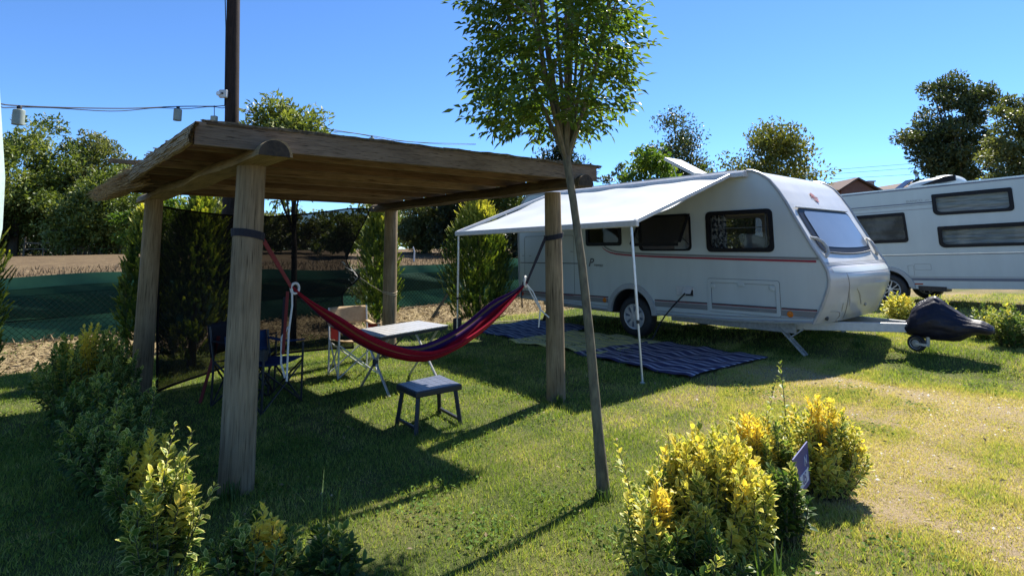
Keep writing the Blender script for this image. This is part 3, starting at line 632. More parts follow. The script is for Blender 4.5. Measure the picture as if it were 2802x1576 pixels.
# ------------------------------------------------------------------ camp furniture
def frame_at(x, y, rot):
    c, s = math.cos(rot), math.sin(rot)
    return lambda f, l, z: Vector((x+f*c-l*s, y+f*s+l*c, z))
def folding_chair(name, label, x, y, rot, w, d, sh, bh, seatm, backm, legm, group, armm=None, cup=False, director=False, side=None):
    r = empty(name, (x, y, 0)); tag(r, label, 'camping chair', group); P = frame_at(x, y, rot); hw, hd2 = w/2, d/2
    sag = .045
    mb = MB(); mb.grid(9, 9, lambda a, b: P(-hd2+d*a, -hw+w*b, sh-sag*math.sin(math.pi*b)*(.6+.4*math.sin(math.pi*a))+.03*a)); solidify(mb.build('seat', seatm, r, smooth=True), .008)
    lean = .16*(bh-sh); b0 = sh+(bh-sh)*(.45 if director else .10)
    mb = MB(); mb.grid(9, 7, lambda b, a: P(-hd2-.02-lean*((b0-sh)+(bh-b0)*a)/(bh-sh)-.05*math.sin(math.pi*b), -hw+w*b, b0+(bh-b0)*a)); solidify(mb.build('backrest', backm, r, smooth=True), .010)
    R0 = .0105
    for sg in (-1, 1):
        MB().tube([P(-hd2, sg*hw, 0.0), P(-hd2, sg*hw, sh), P(-hd2-lean, sg*hw, bh)], R0, 7).build('back_leg', legm, r, smooth=True)
        MB().tube([P(hd2, sg*hw, 0.0), P(hd2, sg*hw, sh+.17)], R0, 7).build('front_leg', legm, r, smooth=True)
        mb = MB(); mb.tube([P(-hd2, sg*hw, .02), P(hd2, sg*hw*.97, sh)], R0*.85, 6); mb.tube([P(hd2, sg*hw, .02), P(-hd2, sg*hw*.97, sh)], R0*.85, 6); mb.build('side_brace', legm, r, smooth=True)
        mb = MB(); mb.grid(8, 3, lambda a, b: P(-hd2-lean*.4+(d+lean*.4)*a, sg*hw-.025+.05*b, sh+.185-.02*math.sin(math.pi*a))); solidify(mb.build('armrest', armm or seatm, r, smooth=True), .012)
    for f in (-hd2, hd2):
        mb = MB(); mb.tube([P(f, -hw, .02), P(f, hw, sh-.02)], R0*.85, 6); mb.tube([P(f, hw, .02), P(f, -hw, sh-.02)], R0*.85, 6); mb.build('cross_brace', legm, r, smooth=True)
    if cup:
        mb = MB(); mb.lathe([(.042, 0), (.045, .09), (.038, .09), (.036, .01)], P(hd2-.03, -hw+.02, sh+.07), (0, 0, 1), 12); mb.build('cup_holder', MT['rubber'], r, smooth=True)
    if side:
        for sg in (-1, 1): MB().grid(5, 4, lambda a, b: P(-hd2+.03+(d-.06)*a, sg*(hw-.006), sh+.02+.15*b)).build('side_panel', side, r)
    return r
GCH = 'folding chairs round the camping table'
folding_chair('folding_chair', 'blue folding chair with a cup holder, partly behind the left front pergola post', -2.31, 5.42, -.35, .50, .40, .40, .66, MT['blue'], MT['blue'], MT['darkmetal'], GCH, cup=True)
folding_chair('folding_chair', 'dark folding chair with hanging red straps, furthest left beside the black screen', -2.60, 5.62, .05, .46, .40, .42, .74, MT['black'], MT['black'], MT['darkmetal'], GCH)
lc = bpy.data.objects['folding_chair.001']
mb = MB(); mb.bar((-2.865, 5.60, .62), (-2.89, 5.55, .40), .035, .006, (0, 1, 0)); mb.bar((-2.89, 5.55, .40), (-2.935, 5.46, .03), .03, .006, (0, 1, 0)); mb.build('red_strap', MT['redstrap'], lc)
bc = bpy.data.objects['folding_chair']
mb = MB(); mb.bar((-2.44, 5.20, .60), (-2.50, 5.16, .46), .03, .006, (0, 1, 0)); mb.build('red_tag', MT['redstrap'], bc)
folding_chair('director_chair', 'cream canvas chair with dark red sides, behind the left end of the table', -1.86, 6.72, -.95, .46, .34, .40, .76, MT['cream'], MT['cream'], MT['whitemetal'], GCH, armm=MT['cream'], director=True, side=MT['darkred'])

# folding table
tc = [Vector((-1.70, 6.06, .60)), Vector((-1.125, 6.82, .60)), Vector((-.72, 6.40, .60)), Vector((-1.30, 5.62, .60))]
tb = empty('folding_table', (-1.2, 6.2, 0), (0, 0, .91)); tag(tb, 'slatted aluminium camping table with crossed legs behind the hammock', 'table')
def tp(a, b, z): return tc[0].lerp(tc[1], a).lerp(tc[3].lerp(tc[2], a), b)+Z*(z-.60)
ns = 11
for i in range(ns):
    a0, a1 = i/ns+.004, (i+1)/ns-.004
    MB().prism([tp(a0, .0, .588), tp(a1, .0, .588), tp(a1, 1, .588), tp(a0, 1, .588)], (0, 0, .012)).build('table_slat', MT['tabletop'], tb, bevel=.002)
mb = MB()
for b in (.04, .96): mb.bar(tp(0.01, b, .572), tp(.99, b, .572), .028, .030)
for a in (.02, .98): mb.bar(tp(a, .04, .570), tp(a, .96, .570), .022, .026)
mb.build('table_frame', MT['darkmetal'], tb, bevel=.003)
for a in (.14, .86):
    for b0, b1, mm in ((.0, 1.0, 'galv'), (1.0, .0, 'alu')):
        MB().tube([tp(a, b0, 0), tp(a, b1*.86+.07, .56)], .013, 8).build('table_leg', MT[mm], tb, smooth=True)
    MB().box(tp(a, .5, .29), (.05, .06, .07)).build('leg_joint', MT['rubber'], tb, bevel=.008)
for q1, q2 in ((tp(.14, .85, .40), tp(.38, .9, .56)), (tp(.86, .15, .40), tp(.66, .1, .56))): MB().tube([q1, q2], .008, 6).build('table_brace', MT['darkmetal'], tb)

# low folding stool
ks = 1.095; z0 = .335
sc4 = [Vector((-.892*ks, 4.414*ks, z0)), Vector((-.697*ks, 4.156*ks, z0)), Vector((-.389*ks, 4.398*ks, z0)), Vector((-.596*ks, 4.722*ks, z0))]
cst = sum(sc4, Vector())/4
stl = empty('folding_stool', (cst.x, cst.y, 0), (0, 0, .66)); tag(stl, 'low dark plastic stool with a bluish top on the lawn in front of the hammock', 'stool')
def sp(a, b, z): return sc4[0].lerp(sc4[3], a).lerp(sc4[1].lerp(sc4[2], a), b)+Z*(z-z0)
MB().prism([sp(0, 0, .286), sp(1, 0, .286), sp(1, 1, .286), sp(0, 1, .286)], (0, 0, .045)).build('stool_rim', MT['stool'], stl, bevel=.007)
mb = MB()
for i in range(6):
    for j in range(5): mb.prism([sp(.03+i*.157, .03+j*.19, .331), sp(.03+i*.157+.150, .03+j*.19, .331), sp(.03+i*.157+.150, .03+j*.19+.183, .331), sp(.03+i*.157, .03+j*.19+.183, .331)], (0, 0, .005))
mb.build('stool_top', MT['stooltop'], stl)
for a in (.0, 1.0):
    for b in (.0, 1.0):
        MB().bar(sp(.1+.8*a, .12+.76*b, .30), sp(.02+.96*a, .02+.96*b, 0), .042, .032, (1, 0, 0)).build('stool_leg', MT['stool'], stl, bevel=.004)
    MB().bar(sp(.04+.92*a, .06, .055), sp(.04+.92*a, .94, .055), .026, .022).build('foot_bar', MT['stool'], stl, bevel=.004)

# ------------------------------------------------------------------ first caravan
cv = empty('caravan', (CO[0], CO[1], 0), (0, 0, PHI)); tag(cv, 'white caravan with an open awning, red stripes and sloping front', 'caravan')
FP = np.array([(4.40, 2.497), (4.63, 2.495), (4.80, 2.487), (4.888, 2.472), (4.978, 2.430), (5.05, 2.378), (5.109, 2.325), (5.21, 2.185), (5.308, 2.012), (5.401, 1.816), (5.492, 1.636), (5.581, 1.455), (5.668, 1.300), (5.721, 1.203), (5.752, 1.123), (5.762, 1.026), (5.752, .94), (5.727, .869), (5.669, .717), (5.615, .605), (5.54, .47)])
CW = 2.28
def arc(cx, cz, r, a0, a1, n): return [(cx+r*math.cos(R(a0+(a1-a0)*i/n)), cz+r*math.sin(R(a0+(a1-a0)*i/n))) for i in range(n+1)]
rear = [(.035, .46), (.0, .9), (-.01, 1.6), (.005, 2.02), (.045, 2.2), (.12, 2.345), (.22, 2.445), (.34, 2.49), (.5, 2.497)]
archpts = [(3.16, .388)] + arc(2.745, .36, .415, 4, 176, 18)[:] + [(2.33, .385)]
outline = [tuple(p) for p in rear] + [(1.5, 2.497), (3.0, 2.497)] + [tuple(p) for p in FP] + [(5.0, .435), (4.447, .408), (3.6, .392)] + archpts + [(1.2, .43), (.3, .462)]
def rrect(s0, s1, z0, z1, r=.06, n=4, tl=None):
    pts = []
    for cx, cz, a in ((s1-r, z0+r, -90), (s1-r, z1-r, 0), (s0+r, z1-r, 90), (s0+r, z0+r, 180)): pts += arc(cx, cz, r, a, a+90, n)
    return pts
def plate(poly, holes=()):
    vs = [Vector((p[0], p[1])) for p in poly]; ed = [(i, (i+1) % len(poly)) for i in range(len(poly))]
    for h in holes:
        k = len(vs); vs += [Vector((p[0], p[1])) for p in h]; ed += [(k+i, k+(i+1) % len(h)) for i in range(len(h))]
    V2, _, F2, *_ = delaunay_2d_cdt(vs, ed, [], 1, 1e-5)
    def inside(x, y, p):
        r = False
        for i in range(len(p)):
            (x1, y1), (x2, y2) = p[i][:2], p[i-1][:2]
            if (y1 > y) != (y2 > y) and x < (x2-x1)*(y-y1)/(y2-y1)+x1: r = not r
        return r
    F3 = []
    for f in F2:
        cx = sum(V2[i].x for i in f)/len(f); cy = sum(V2[i].y for i in f)/len(f)
        if inside(cx, cy, poly) and not any(inside(cx, cy, h) for h in holes): F3.append(tuple(f))
    return [(v.x, v.y) for v in V2], F3
WIN1 = rrect(1.80, 2.585, 1.466, 1.835, .05); WIN2 = rrect(2.94, 3.89, 1.38, 1.94, .07); WIN3 = rrect(4.14, 5.118, 1.362, 1.945, .07)
def ins(poly, d):
    c = (sum(p[0] for p in poly)/len(poly), sum(p[1] for p in poly)/len(poly)); w = max(p[0] for p in poly)-min(p[0] for p in poly); h = max(p[1] for p in poly)-min(p[1] for p in poly)
    return [(c[0]+(p[0]-c[0])*(1-2*d/w), c[1]+(p[1]-c[1])*(1-2*d/h)) for p in poly]
V2, F2 = plate(outline, [WIN1, WIN2, WIN3])
body = MB(); body.add([(x, 0, z) for x, z in V2], F2); V3, F3 = plate(outline, [WIN2, WIN3]); body.add([(x, CW, z) for x, z in V3], F3)
side_o = body.build('side_wall', MT['white'], cv, local=True)
skin = MB(); top = rear+[(1.5, 2.497), (3.0, 2.497)]+[tuple(FP[0])]
skin.add([(x, t, z) for x, z in top for t in (0, CW)], [(2*i, 2*i+1, 2*i+3, 2*i+2) for i in range(len(top)-1)])
skin.build('roof', MT['white'], cv, smooth=True, local=True, angle=60)
MB().prism([(.1, .02, .44), (2.3, .02, .42), (2.3, CW-.02, .42), (.1, CW-.02, .44)], (0, 0, .02)).prism([(3.2, .02, .41), (5.5, .02, .48), (5.5, CW-.02, .48), (3.2, CW-.02, .41)], (0, 0, .02)).build('floor', MT['galv'], cv, local=True)
# wheel housing
wh = MB(); ap = arc(2.745, .36, .415, 0, 180, 18); wh.add([(x, t, z) for x, z in ap for t in (.0, .36)], [(2*i, 2*i+1, 2*i+3, 2*i+2) for i in range(18)]); wh.add([(x, .36, z) for x, z in ap], [tuple(range(19))]); wh.build('wheel_housing', MT['rubber'], cv, local=True)
def bulge(z): return float(np.interp(z, [.4, .55, .9, 1.08, 1.17, 1.23, 2.0, 2.5], [.06, .11, .145, .15, .10, .035, .02, 0]))
def s_of(z): return float(np.interp(-z, -FP[:, 1], FP[:, 0]))
def fsurf(z, t, off=0.0): return Vector((s_of(z)+bulge(z)*(1-abs(2*t/CW-1)**3)+off, t, z))
def frontpatch(z0, z1, t0, t1, nz, nt_, off=0.0, r=0.0, zlow=None):
    def fn(i, j):
        z = z0+(z1-z0)*i; q = j*2-1; t = (t0+t1)/2+(t1-t0)/2*q
        if zlow: z = z0+(z1-z0)*i-zlow*(1-q*q)*(i)
        if r:   # rounded corners
            e = min((z0-z if z0 > z1 else z-z0), abs(z-z1) if not zlow else abs(z1-zlow*(1-q*q)-z)); 
            if e < r: t = (t0+t1)/2+((t1-t0)/2-(r-math.sqrt(max(0, r*r-(r-e)**2))))*q
        return fsurf(z, t, off)
    return MB().grid(nz, nt_, fn)
def fgrid(zs, nt_, off=0):
    mb = MB(); mb.add([fsurf(z, CW*j/(nt_-1), off) for z in zs for j in range(nt_)], [(i*nt_+j, i*nt_+j+1, (i+1)*nt_+j+1, (i+1)*nt_+j) for i in range(len(zs)-1) for j in range(nt_-1)]); return mb
zs_up = list(np.linspace(2.497, 1.235, 40)); zs_lo = [1.232, 1.20, 1.17, 1.14, 1.11, 1.08]+list(np.linspace(1.05, .47, 24))
# roof-to-front transition uses the profile itself for the flat part
mb = MB(); fpl = [tuple(p) for p in FP[:4]]; mb.add([(x, t, z) for x, z in fpl for t in (0, CW)], [(2*i, 2*i+1, 2*i+3, 2*i+2) for i in range(3)]); mb.build('roof_edge', MT['whitefront'], cv, smooth=True, local=True)
fgrid(list(np.linspace(2.472, 1.235, 44)), 25).build('front_panel', MT['whitefront'], cv, smooth=True, local=True, angle=70)
nose = fgrid(zs_lo, 25).build('nose_cover', MT['film'], cv, smooth=True, local=True, angle=70)
frontpatch(1.165, 1.105, .10, CW-.10, 5, 21, .004).build('nose_shelf', MT['white'], nose, smooth=True, local=True)
MB().prism([fsurf(.47, CW*j/12)-Vector((0, 0, .004)) for j in range(13)]+[(5.3, CW, .45), (5.3, 0, .45)], (0, 0, .003)).build('nose_underside', MT['trim'], nose, local=True)
mb = MB()
for k in (0, 1, 2): mb.tube([fsurf(1.226-.014*k, CW*j/20, .006) for j in range(21)], .0035, 5)
mb.build('trim_line', MT['trim'], nose, smooth=True, local=True)
MB().tube([fsurf(z, .34+.34*((1.118-z)/.62)**1.6, .003) for z in np.linspace(1.10, .50, 16)], .003, 4).build('film_seam', MT['grey'], nose, local=True)
mb = MB()
for a, b2 in (((.88, .42), (.66, .62)), ((.80, .78), (.66, 1.02)), ((.72, .40), (.60, .48)), ((.90, .60), (.76, .88)), ((.95, 1.2), (.94, 1.75))):
    mb.tube([fsurf(a[0]+(b2[0]-a[0])*i/6, a[1]+(b2[1]-a[1])*i/6, .002) for i in range(7)], [.002, .006, .008, .008, .007, .005, .002], 5)
mb.build('film_crease', MT['film'], nose, smooth=True, local=True)
mb = MB(); mb.lathe([(.0, .0), (.028, .0), (.032, .01), (.0, .016)], fsurf(.535, .20, .0), (1, -.3, 0), 14); mb.build('front_lamp', MT['darkmetal'], nose, smooth=True, local=True)
mb = MB(); mb.tube([fsurf(z, t, .003) for z, t in ((.47, .52), (.55, .50), (.60, .42), (.615, .30), (.62, .2))], .003, 5); mb.build('step_seam', MT['grey'], nose, local=True)
MB().lathe([(0, .008), (.03, .008), (.036, 0)], fsurf(.66, 1.18, .0), (1, 0, 0), 14).build('nose_lock', MT['grey'], nose, local=True)
# corner trim following the front outline on both sides
for t, nm in ((.0, 'edge_trim'), (CW, 'edge_trim')):
    MB().tube([(x, t, z) for x, z in [tuple(p) for p in FP[2:]]], .021, 8).build(nm, MT['trim'], cv, smooth=True, local=True)
MB().tube([(x, 0, z) for x, z in rear], .018, 6).build('edge_trim', MT['trim'], cv, smooth=True, local=True)
MB().tube([(x, 0, 2.492) for x in (.5, 2, 3.5, 4.63)], .022, 6).build('roof_rail', MT['trim'], cv, smooth=True, local=True)
# front window
fw = frontpatch(1.952, 1.36, .16, 1.97, 18, 25, .012, .09, .035).build('front_window', MT['frame'], cv, smooth=True, local=True)
frontpatch(1.905, 1.435, .30, 1.92, 16, 23, .020, .05, .02).build('pane', MT['frontpane'], fw, smooth=True, local=True)
MB().tube([fsurf(1.955, .16+1.80*j/14, .022) for j in range(15)], .012, 6).build('window_rail', MT['whitemetal'], fw, smooth=True, local=True)
MB().tube([fsurf(1.372-.036*(1-(j/7-1)**2), .22+1.66*j/14, .020) for j in range(15)], .007, 6).build('window_seal', MT['grey'], fw, smooth=True, local=True)
for t0, sg in ((.10, 1), (2.17, -1)):
    pts = [fsurf(1.55, t0, .0), fsurf(1.535, t0+sg*.07, .035), fsurf(1.49, t0+sg*.12, .06), fsurf(1.42, t0+sg*.135, .06), fsurf(1.35, t0+sg*.12, .04), fsurf(1.30, t0+sg*.07, .0)]
    MB().tube(pts, [.016, .02, .022, .024, .024, .02], 8).build('grab_handle', MT['trim'], cv, smooth=True, local=True)
# emblem on the front
def texto(name, s, size, m, parent, M4, shear=0, ext=.001, world_=False, off=0.0):
    c = bpy.data.curves.new(name, 'FONT'); c.body = s; c.size = size; c.extrude = ext; c.offset = off; c.shear = shear; c.align_x = 'CENTER'; c.align_y = 'CENTER'; c.resolution_u = 3
    t = bpy.data.objects.new(name, c); COL.objects.link(t); dg = bpy.context.evaluated_depsgraph_get(); me = bpy.data.meshes.new_from_object(t.evaluated_get(dg)); bpy.data.objects.remove(t); bpy.data.curves.remove(c)
    me.transform(M4); me.materials.clear(); me.materials.append(m); o = bpy.data.objects.new(name, me); COL.objects.link(o); o.parent = parent
    if world_: me.transform(root_matrix(parent).inverted())
    return o
p0, p1 = fsurf(2.06, 1.04, .012), fsurf(2.20, 1.04, .012); up = (p1-p0).normalized(); rt = Vector((0, 1, 0)); nn = rt.cross(up); c0 = (p0+p1)/2
EM = Matrix((( rt.x, up.x, nn.x, c0.x), (rt.y, up.y, nn.y, c0.y), (rt.z, up.z, nn.z, c0.z), (0, 0, 0, 1)))
mb = MB(); mb.prism([EM @ Vector(p) for p in ((-.075, .022, 0), (-.06, .075, 0), (.0, .085, 0), (.07, .022, 0))], nn*.002); mb.prism([EM @ Vector(p) for p in ((-.05, -.022, 0), (.085, -.022, 0), (.05, -.075, 0), (.02, -.09, 0))], nn*.002)
em = mb.build('front_emblem', MT['logo'], cv, local=True)
texto('emblem_lettering', 'B\u00dcRSTNER', .046, MT['logo'], em, EM @ Matrix.Translation((.01, 0, 0)))
# side windows
def side_window(poly, fw_=.058, glass='panegl', open_=0):
    V, F = plate(poly, [ins(poly, fw_)]); mb = MB(); mb.add([(x, -.014, z) for x, z in V], F); n = len(poly)
    mb.add([(x, t, z) for x, z in poly for t in (-.014, .01)], [(2*i, 2*((i+1) % n), 2*((i+1) % n)+1, 2*i+1) for i in range(n)])
    inn = ins(poly, fw_); mb.add([(x, t, z) for x, z in inn for t in (-.014, .03)], [(2*i, 2*((i+1) % n), 2*((i+1) % n)+1, 2*i+1) for i in range(n)])
    w = mb.build('side_window', MT['frame'], cv, local=True)
    if not open_: MB().add([(x, -.006, z) for x, z in inn], [tuple(range(n))]) ; pm = MB(); pm.add([(x, -.006, z) for x, z in inn], [tuple(range(n))]); pm.build('pane', MT[glass], w, local=True)
    return w
w1 = side_window(WIN1); w3 = side_window(WIN3); w2 = side_window(WIN2, .03, open_=1)
# opened middle window: pane hinged along its top edge
flap = MB(); oo = .31; th = math.asin(oo/.56); pz = lambda f: (-.015-.56*f*math.sin(th), 1.93-.56*f*math.cos(th))
flap.prism([(3.02, *pz(.0)), (3.88, *pz(.0)), (3.88, *pz(.85)), (3.84, *pz(.97)), (3.78, *pz(1)), (3.06, *pz(1)), (3.02, *pz(.92))], (0, -.012, -.004)); fo = flap.build('opened_pane', MT['panegl'], w2, local=True)
fb = MB()
for a, b2 in (((3.02, .0), (3.02, .95)), ((3.88, .0), (3.88, .9)), ((3.03, .97), (3.87, .97))): fb.bar((a[0], pz(a[1])[0]-.016, pz(a[1])[1]), (b2[0], pz(b2[1])[0]-.016, pz(b2[1])[1]), .045, .012, (0, -1, 0))
fb.build('pane_border', MT['frame'], w2, local=True)
mb = MB(); mb.tube([(3.87, .0, 1.45), (3.86, pz(.7)[0], pz(.7)[1])], .006, 5); mb.tube([(3.04, .0, 1.45), (3.05, pz(.7)[0], pz(.7)[1])], .006, 5); mb.build('stay_arm', MT['darkmetal'], w2, local=True)
for poly in (WIN2, WIN3):
    pm = MB(); pm.add([(x, CW-.004, z) for x, z in poly], [tuple(range(len(poly)))]); pm.build('far_side_pane', MT['panegl'], cv, local=True)
# interior behind the windows
room = MB()
def inbox(s0, s1, z0, z1, t1, back=True):
    room.add([(s0, .03, z0), (s1, .03, z0), (s1, t1, z0), (s0, t1, z0), (s0, .03, z1), (s1, .03, z1), (s1, t1, z1), (s0, t1, z1)], [(0, 1, 2, 3), (4, 7, 6, 5), (0, 3, 7, 4), (1, 5, 6, 2)]+([(3, 2, 6, 7)] if back else []))
inbox(2.75, 5.25, .9, 1.985, CW-.03, False); inbox(1.6, 2.7, 1.2, 2.0, .7); room.build('interior', MT['interior'], cv, local=True, fix=False)
cu = MB(); cu.grid(12, 8, lambda a, b: Vector((4.19+.22*a, .07+.02*math.sin(a*20), 1.40+.50*b))); cu.build('curtain', mat('curtain_print', (.55, .55, .52), (.02, .02, .025), 26, .9, lo=.48, hi=.56), w3, smooth=True, local=True)
cs = MB(); cs.box((4.72, .30, 1.42), (.34, .12, .34), Matrix.Rotation(.25, 3, 'Y')); cs.box((4.95, .42, 1.36), (.36, .34, .12), Matrix.Rotation(-.35, 3, 'Y')); cs.build('seat_cushion', MT['cushion'], w3, bevel=.04, local=True, seg=3)
MB().bar((4.16, .06, 1.70), (5.10, .06, 1.70), .01, .012).bar((5.0, .05, 1.4), (5.0, .05, 1.9), .02, .02).build('blind_rail', MT['trim'], w3, local=True)
MB().box((3.55, .25, 1.42), (.22, .1, .26)).build('pillow', MT['cushion'], w2, bevel=.04, local=True, seg=3)
MB().box((3.46, .5, 1.60), (.10, .1, .45)).build('curtain', MT['cushion'], w2, bevel=.02, local=True)
# stripes and lines on the wall
def ribbon(name, pts, w, m, t=-.0035, parent=cv):
    mb = MB(); n = len(pts); vs = []
    for i, (x, z) in enumerate(pts):
        dx = pts[min(n-1, i+1)][0]-pts[max(0, i-1)][0]; dz = pts[min(n-1, i+1)][1]-pts[max(0, i-1)][1]; L = math.hypot(dx, dz)
        ww = w[i] if isinstance(w, list) else w
        vs += [(x+dz/L*ww/2, t, z-dx/L*ww/2), (x-dz/L*ww/2, t, z+dx/L*ww/2)]
    mb.add(vs, [(2*i, 2*i+2, 2*i+3, 2*i+1) for i in range(n-1)]); return mb.build(name, m, parent, local=True, fix=False)
redp = [(2.16, 1.452), (2.20, 1.418), (2.26, 1.383), (2.34, 1.353), (2.45, 1.333), (2.62, 1.318), (2.8, 1.308), (3.3, 1.290), (4.5, 1.266), (5.63, 1.248)]
ribbon('grey_stripe', [(x+.03, z+.034) for x, z in redp], [.01, .03, .035]+[.030]*7, MT['grey'])
ribbon('red_stripe', redp, [.004, .014, .018, .022]+[.026]*6, MT['red'], -.005)
ribbon('pale_line', [(x, z-.018) for x, z in redp[4:]], .006, MT['pink'], -.005)
for seg in ([(.10, .598), (2.27, .612)], [(3.20, .622), (4.10, .632)], [(5.16, .640), (5.60, .646)]):
    ribbon('lower_dark_stripe', seg, .016, MT['darkline']); ribbon('lower_red_line', [(x, z-.013) for x, z in seg], .008, MT['red'], -.004)
    ribbon('lower_grey_band', [(x+ (0 if i == 0 else 0), z-.062) for i, (x, z) in enumerate(seg)], .075, MT['grey'])
ribbon('thin_dark_line', [(.04, 1.152), (1.80, 1.160)], .016, MT['darkline'])
SM = lambda x, z: Matrix(((1, 0, 0, x), (0, 0, -1, -.004), (0, 1, 0, z), (0, 0, 0, 1)))
texto('side_lettering', 'P', .20, MT['ink'], cv, SM(1.89, 1.175), .35, off=.004); texto('side_lettering', 'remio', .085, MT['ink'], cv, SM(2.07, 1.140), .25)
# skirt and mouldings
for seg in ([(.05, .468), (1.2, .436), (2.33, .400)], [(3.17, .402), (4.447, .424), (5.53, .486)]):
    mb = MB(); mb.tube([(x, -.004, z+.005) for x, z in seg], .018, 6); mb.tube([(x, -.002, z+.052) for x, z in seg], .010, 6); mb.build('skirt', MT['trim'], cv, smooth=True, local=True)
MB().add([(cx, t, cz) for k, rr in enumerate((.415, .50)) for (cx, cz) in arc(2.745, .365, rr, 2, 178, 20) for t in (-.030,)], [(i, i+1, 21+i+1, 21+i) for i in range(20)])
wa = MB(); a_in, a_out = arc(2.745, .365, .408, 2, 178, 22), arc(2.745, .365, .485, 2, 178, 22)
wa.add([(x, -.032, z) for x, z in a_in]+[(x, -.026, z) for x, z in a_out]+[(x, .0, z) for x, z in arc(2.745, .365, .495, 2, 178, 22)]+[(x, .02, z) for x, z in a_in], [(i, i+1, 23+i+1, 23+i) for i in range(22)]+[(23+i, 24+i, 46+1+i, 46+i) for i in range(22)]+[(69+i, 70+i, 1+i, i) for i in range(22)])
wa.build('wheel_arch', MT['trim'], cv, smooth=True, local=True, angle=50)
for poly_ in ([(4.18, .634), (5.10, .641)],):
    ribbon('lower_dark_stripe', poly_, .016, MT['darkline'], -.016); ribbon('lower_red_line', [(x, z-.013) for x, z in poly_], .008, MT['red'], -.0165); ribbon('lower_grey_band', [(x, z-.05) for x, z in poly_], .045, MT['grey'], -.016)
# hatch, socket, service door, small marks
def outline_loop(name, poly, r, m, t=-.006, parent=cv):
    n = len(poly); mb = MB(); mb.tube([(x, t, z) for x, z in poly]+[(poly[0][0], t, poly[0][1])], r, 6, False); return mb.build(name, m, parent, smooth=True, local=True)
hp = rrect(4.125, 5.15, .525, .985, .03); hV, hF = plate(hp, [ins(hp, .05)]); mb = MB(); mb.add([(x, -.012, z) for x, z in hV], hF)
for poly in (hp, ins(hp, .05)): mb.add([(x, t, z) for x, z in poly for t in (-.012, .002)], [(2*i, 2*((i+1) % len(poly)), 2*((i+1) % len(poly))+1, 2*i+1) for i in range(len(poly))])
ht = mb.build('locker_hatch', MT['white'], cv, local=True); outline_loop('hatch_seam', hp, .006, MT['seam'], -.002, ht); outline_loop('hatch_seam', ins(hp, .05), .005, MT['seam'], -.004, ht)
for cx, cz, dx, dz in ((4.21, .885, .07, .06), (5.06, .885, .07, .06), (4.63, .915, .10, .05)): MB().box((cx, -.012, cz), (dx, .02, dz)).build('hatch_latch', MT['white'], ht, bevel=.012, local=True)
so = MB(); so.box((3.75, -.010, .785), (.29, .02, .135)); sk = so.build('power_inlet', MT['whitemetal'], cv, bevel=.012, local=True)
MB().prism([(3.75, -.022, .85), (3.885, -.022, .855), (3.885, -.085, .755), (3.75, -.085, .75)], (0, -.008, .0)).build('inlet_flap', MT['whitemetal'], sk, local=True)
MB().box((3.83, -.022, .765), (.12, .01, .085)).build('inlet_recess', MT['rubber'], sk, local=True)
outline_loop('door_seam', rrect(.17, 1.50, .585, 1.665, .05), .004, MT['seam'], -.001)
for x, z in ((.13, 1.29), (.33, 1.29), (1.45, 1.37)): MB().box((x, -.004, z), (.06, .006, .012)).build('door_catch', MT['grey'], cv, local=True)
for x, z, mm in ((2.19, .552, 'amber'), (5.265, .570, 'amber'), (.10, .545, 'redlens')):
    MB().lathe([(0, -.014), (.035, -.012), (.042, 0)], (x, -.002, z), (0, 1, 0), 16).build('side_marker_lamp', MT[mm], cv, smooth=True, local=True)
# wheels
def wheel(parent, c, rad, wid, style, m_rim, ax=1):
    c = Vector(c); w = MB(); w.lathe([(rad*.62, -wid/2), (rad*.80, -wid/2-.006), (rad*.95, -wid/2+.012), (rad, -wid/2+.04), (rad, wid/2-.04), (rad*.95, wid/2-.012), (rad*.62, wid/2)], c, (0, 1, 0), 40)
    w.lathe([(rad*.62, -wid/2), (rad*.60, -.02), (0, -.02)], c, (0, 1, 0), 40)
    wo_ = w.build('wheel', MT['rubber'], parent, smooth=True, local=True)
    rm = MB(); r0 = rad*.62; f = -wid/2
    rm.lathe([(r0, f-.002), (r0*.97, f-.012), (r0*.90, f-.008), (r0*.88, f+.02)], c, (0, 1, 0), 40); rm.lathe([(0, f-.02), (r0*.2, f-.018), (r0*.24, f-.004), (r0*.24, f+.02)], c, (0, 1, 0), 24)
    if style == 'cap':
        rm.lathe([(r0*.9, f+.012), (0, f+.004)], c, (0, 1, 0), 40)
        for k in range(8):
            a = 2*math.pi*(k+.3)/8
            for da in (-.10, .10):
                d1 = Vector((math.cos(a+da*1.6), 0, math.sin(a+da*1.6))); d2 = Vector((math.cos(a+da), 0, math.sin(a+da)))
                rm.bar(c+d1*r0*.22+Vector((0, f-.008, 0)), c+d2*r0*.92+Vector((0, f-.006, 0)), r0*.105, .014, (0, 1, 0))
    else:
        for k in range(5):
            a = 2*math.pi*(k+.25)/5
            for da in (-.17, .17):
                d1 = Vector((math.cos(a+da*.5), 0, math.sin(a+da*.5))); d2 = Vector((math.cos(a+da*1.7), 0, math.sin(a+da*1.7)))
                rm.bar(c+d1*r0*.18+Vector((0, f-.006, 0)), c+d2*r0*.92+Vector((0, f-.006, 0)), r0*.075, .016, (0, 1, 0))
    rm.build('rim', m_rim, wo_, smooth=True, local=True, angle=30)
    if style == 'cap':
        sl = MB()
        for k in range(8):
            a = 2*math.pi*(k+.8)/8; d1 = Vector((math.cos(a), 0, math.sin(a))); sl.bar(c+d1*r0*.42+Vector((0, f-.002, 0)), c+d1*r0*.82+Vector((0, f-.002, 0)), r0*.17, .006, (0, 1, 0))
        sl.build('rim_slot', MT['bluegrey'], wo_, local=True)
    return wo_
wheel(cv, (2.765, .135, .325), .325, .20, 'cap', MT['silver']); wheel(cv, (2.765, CW-.135, .325), .325, .20, 'cap', MT['silver'])
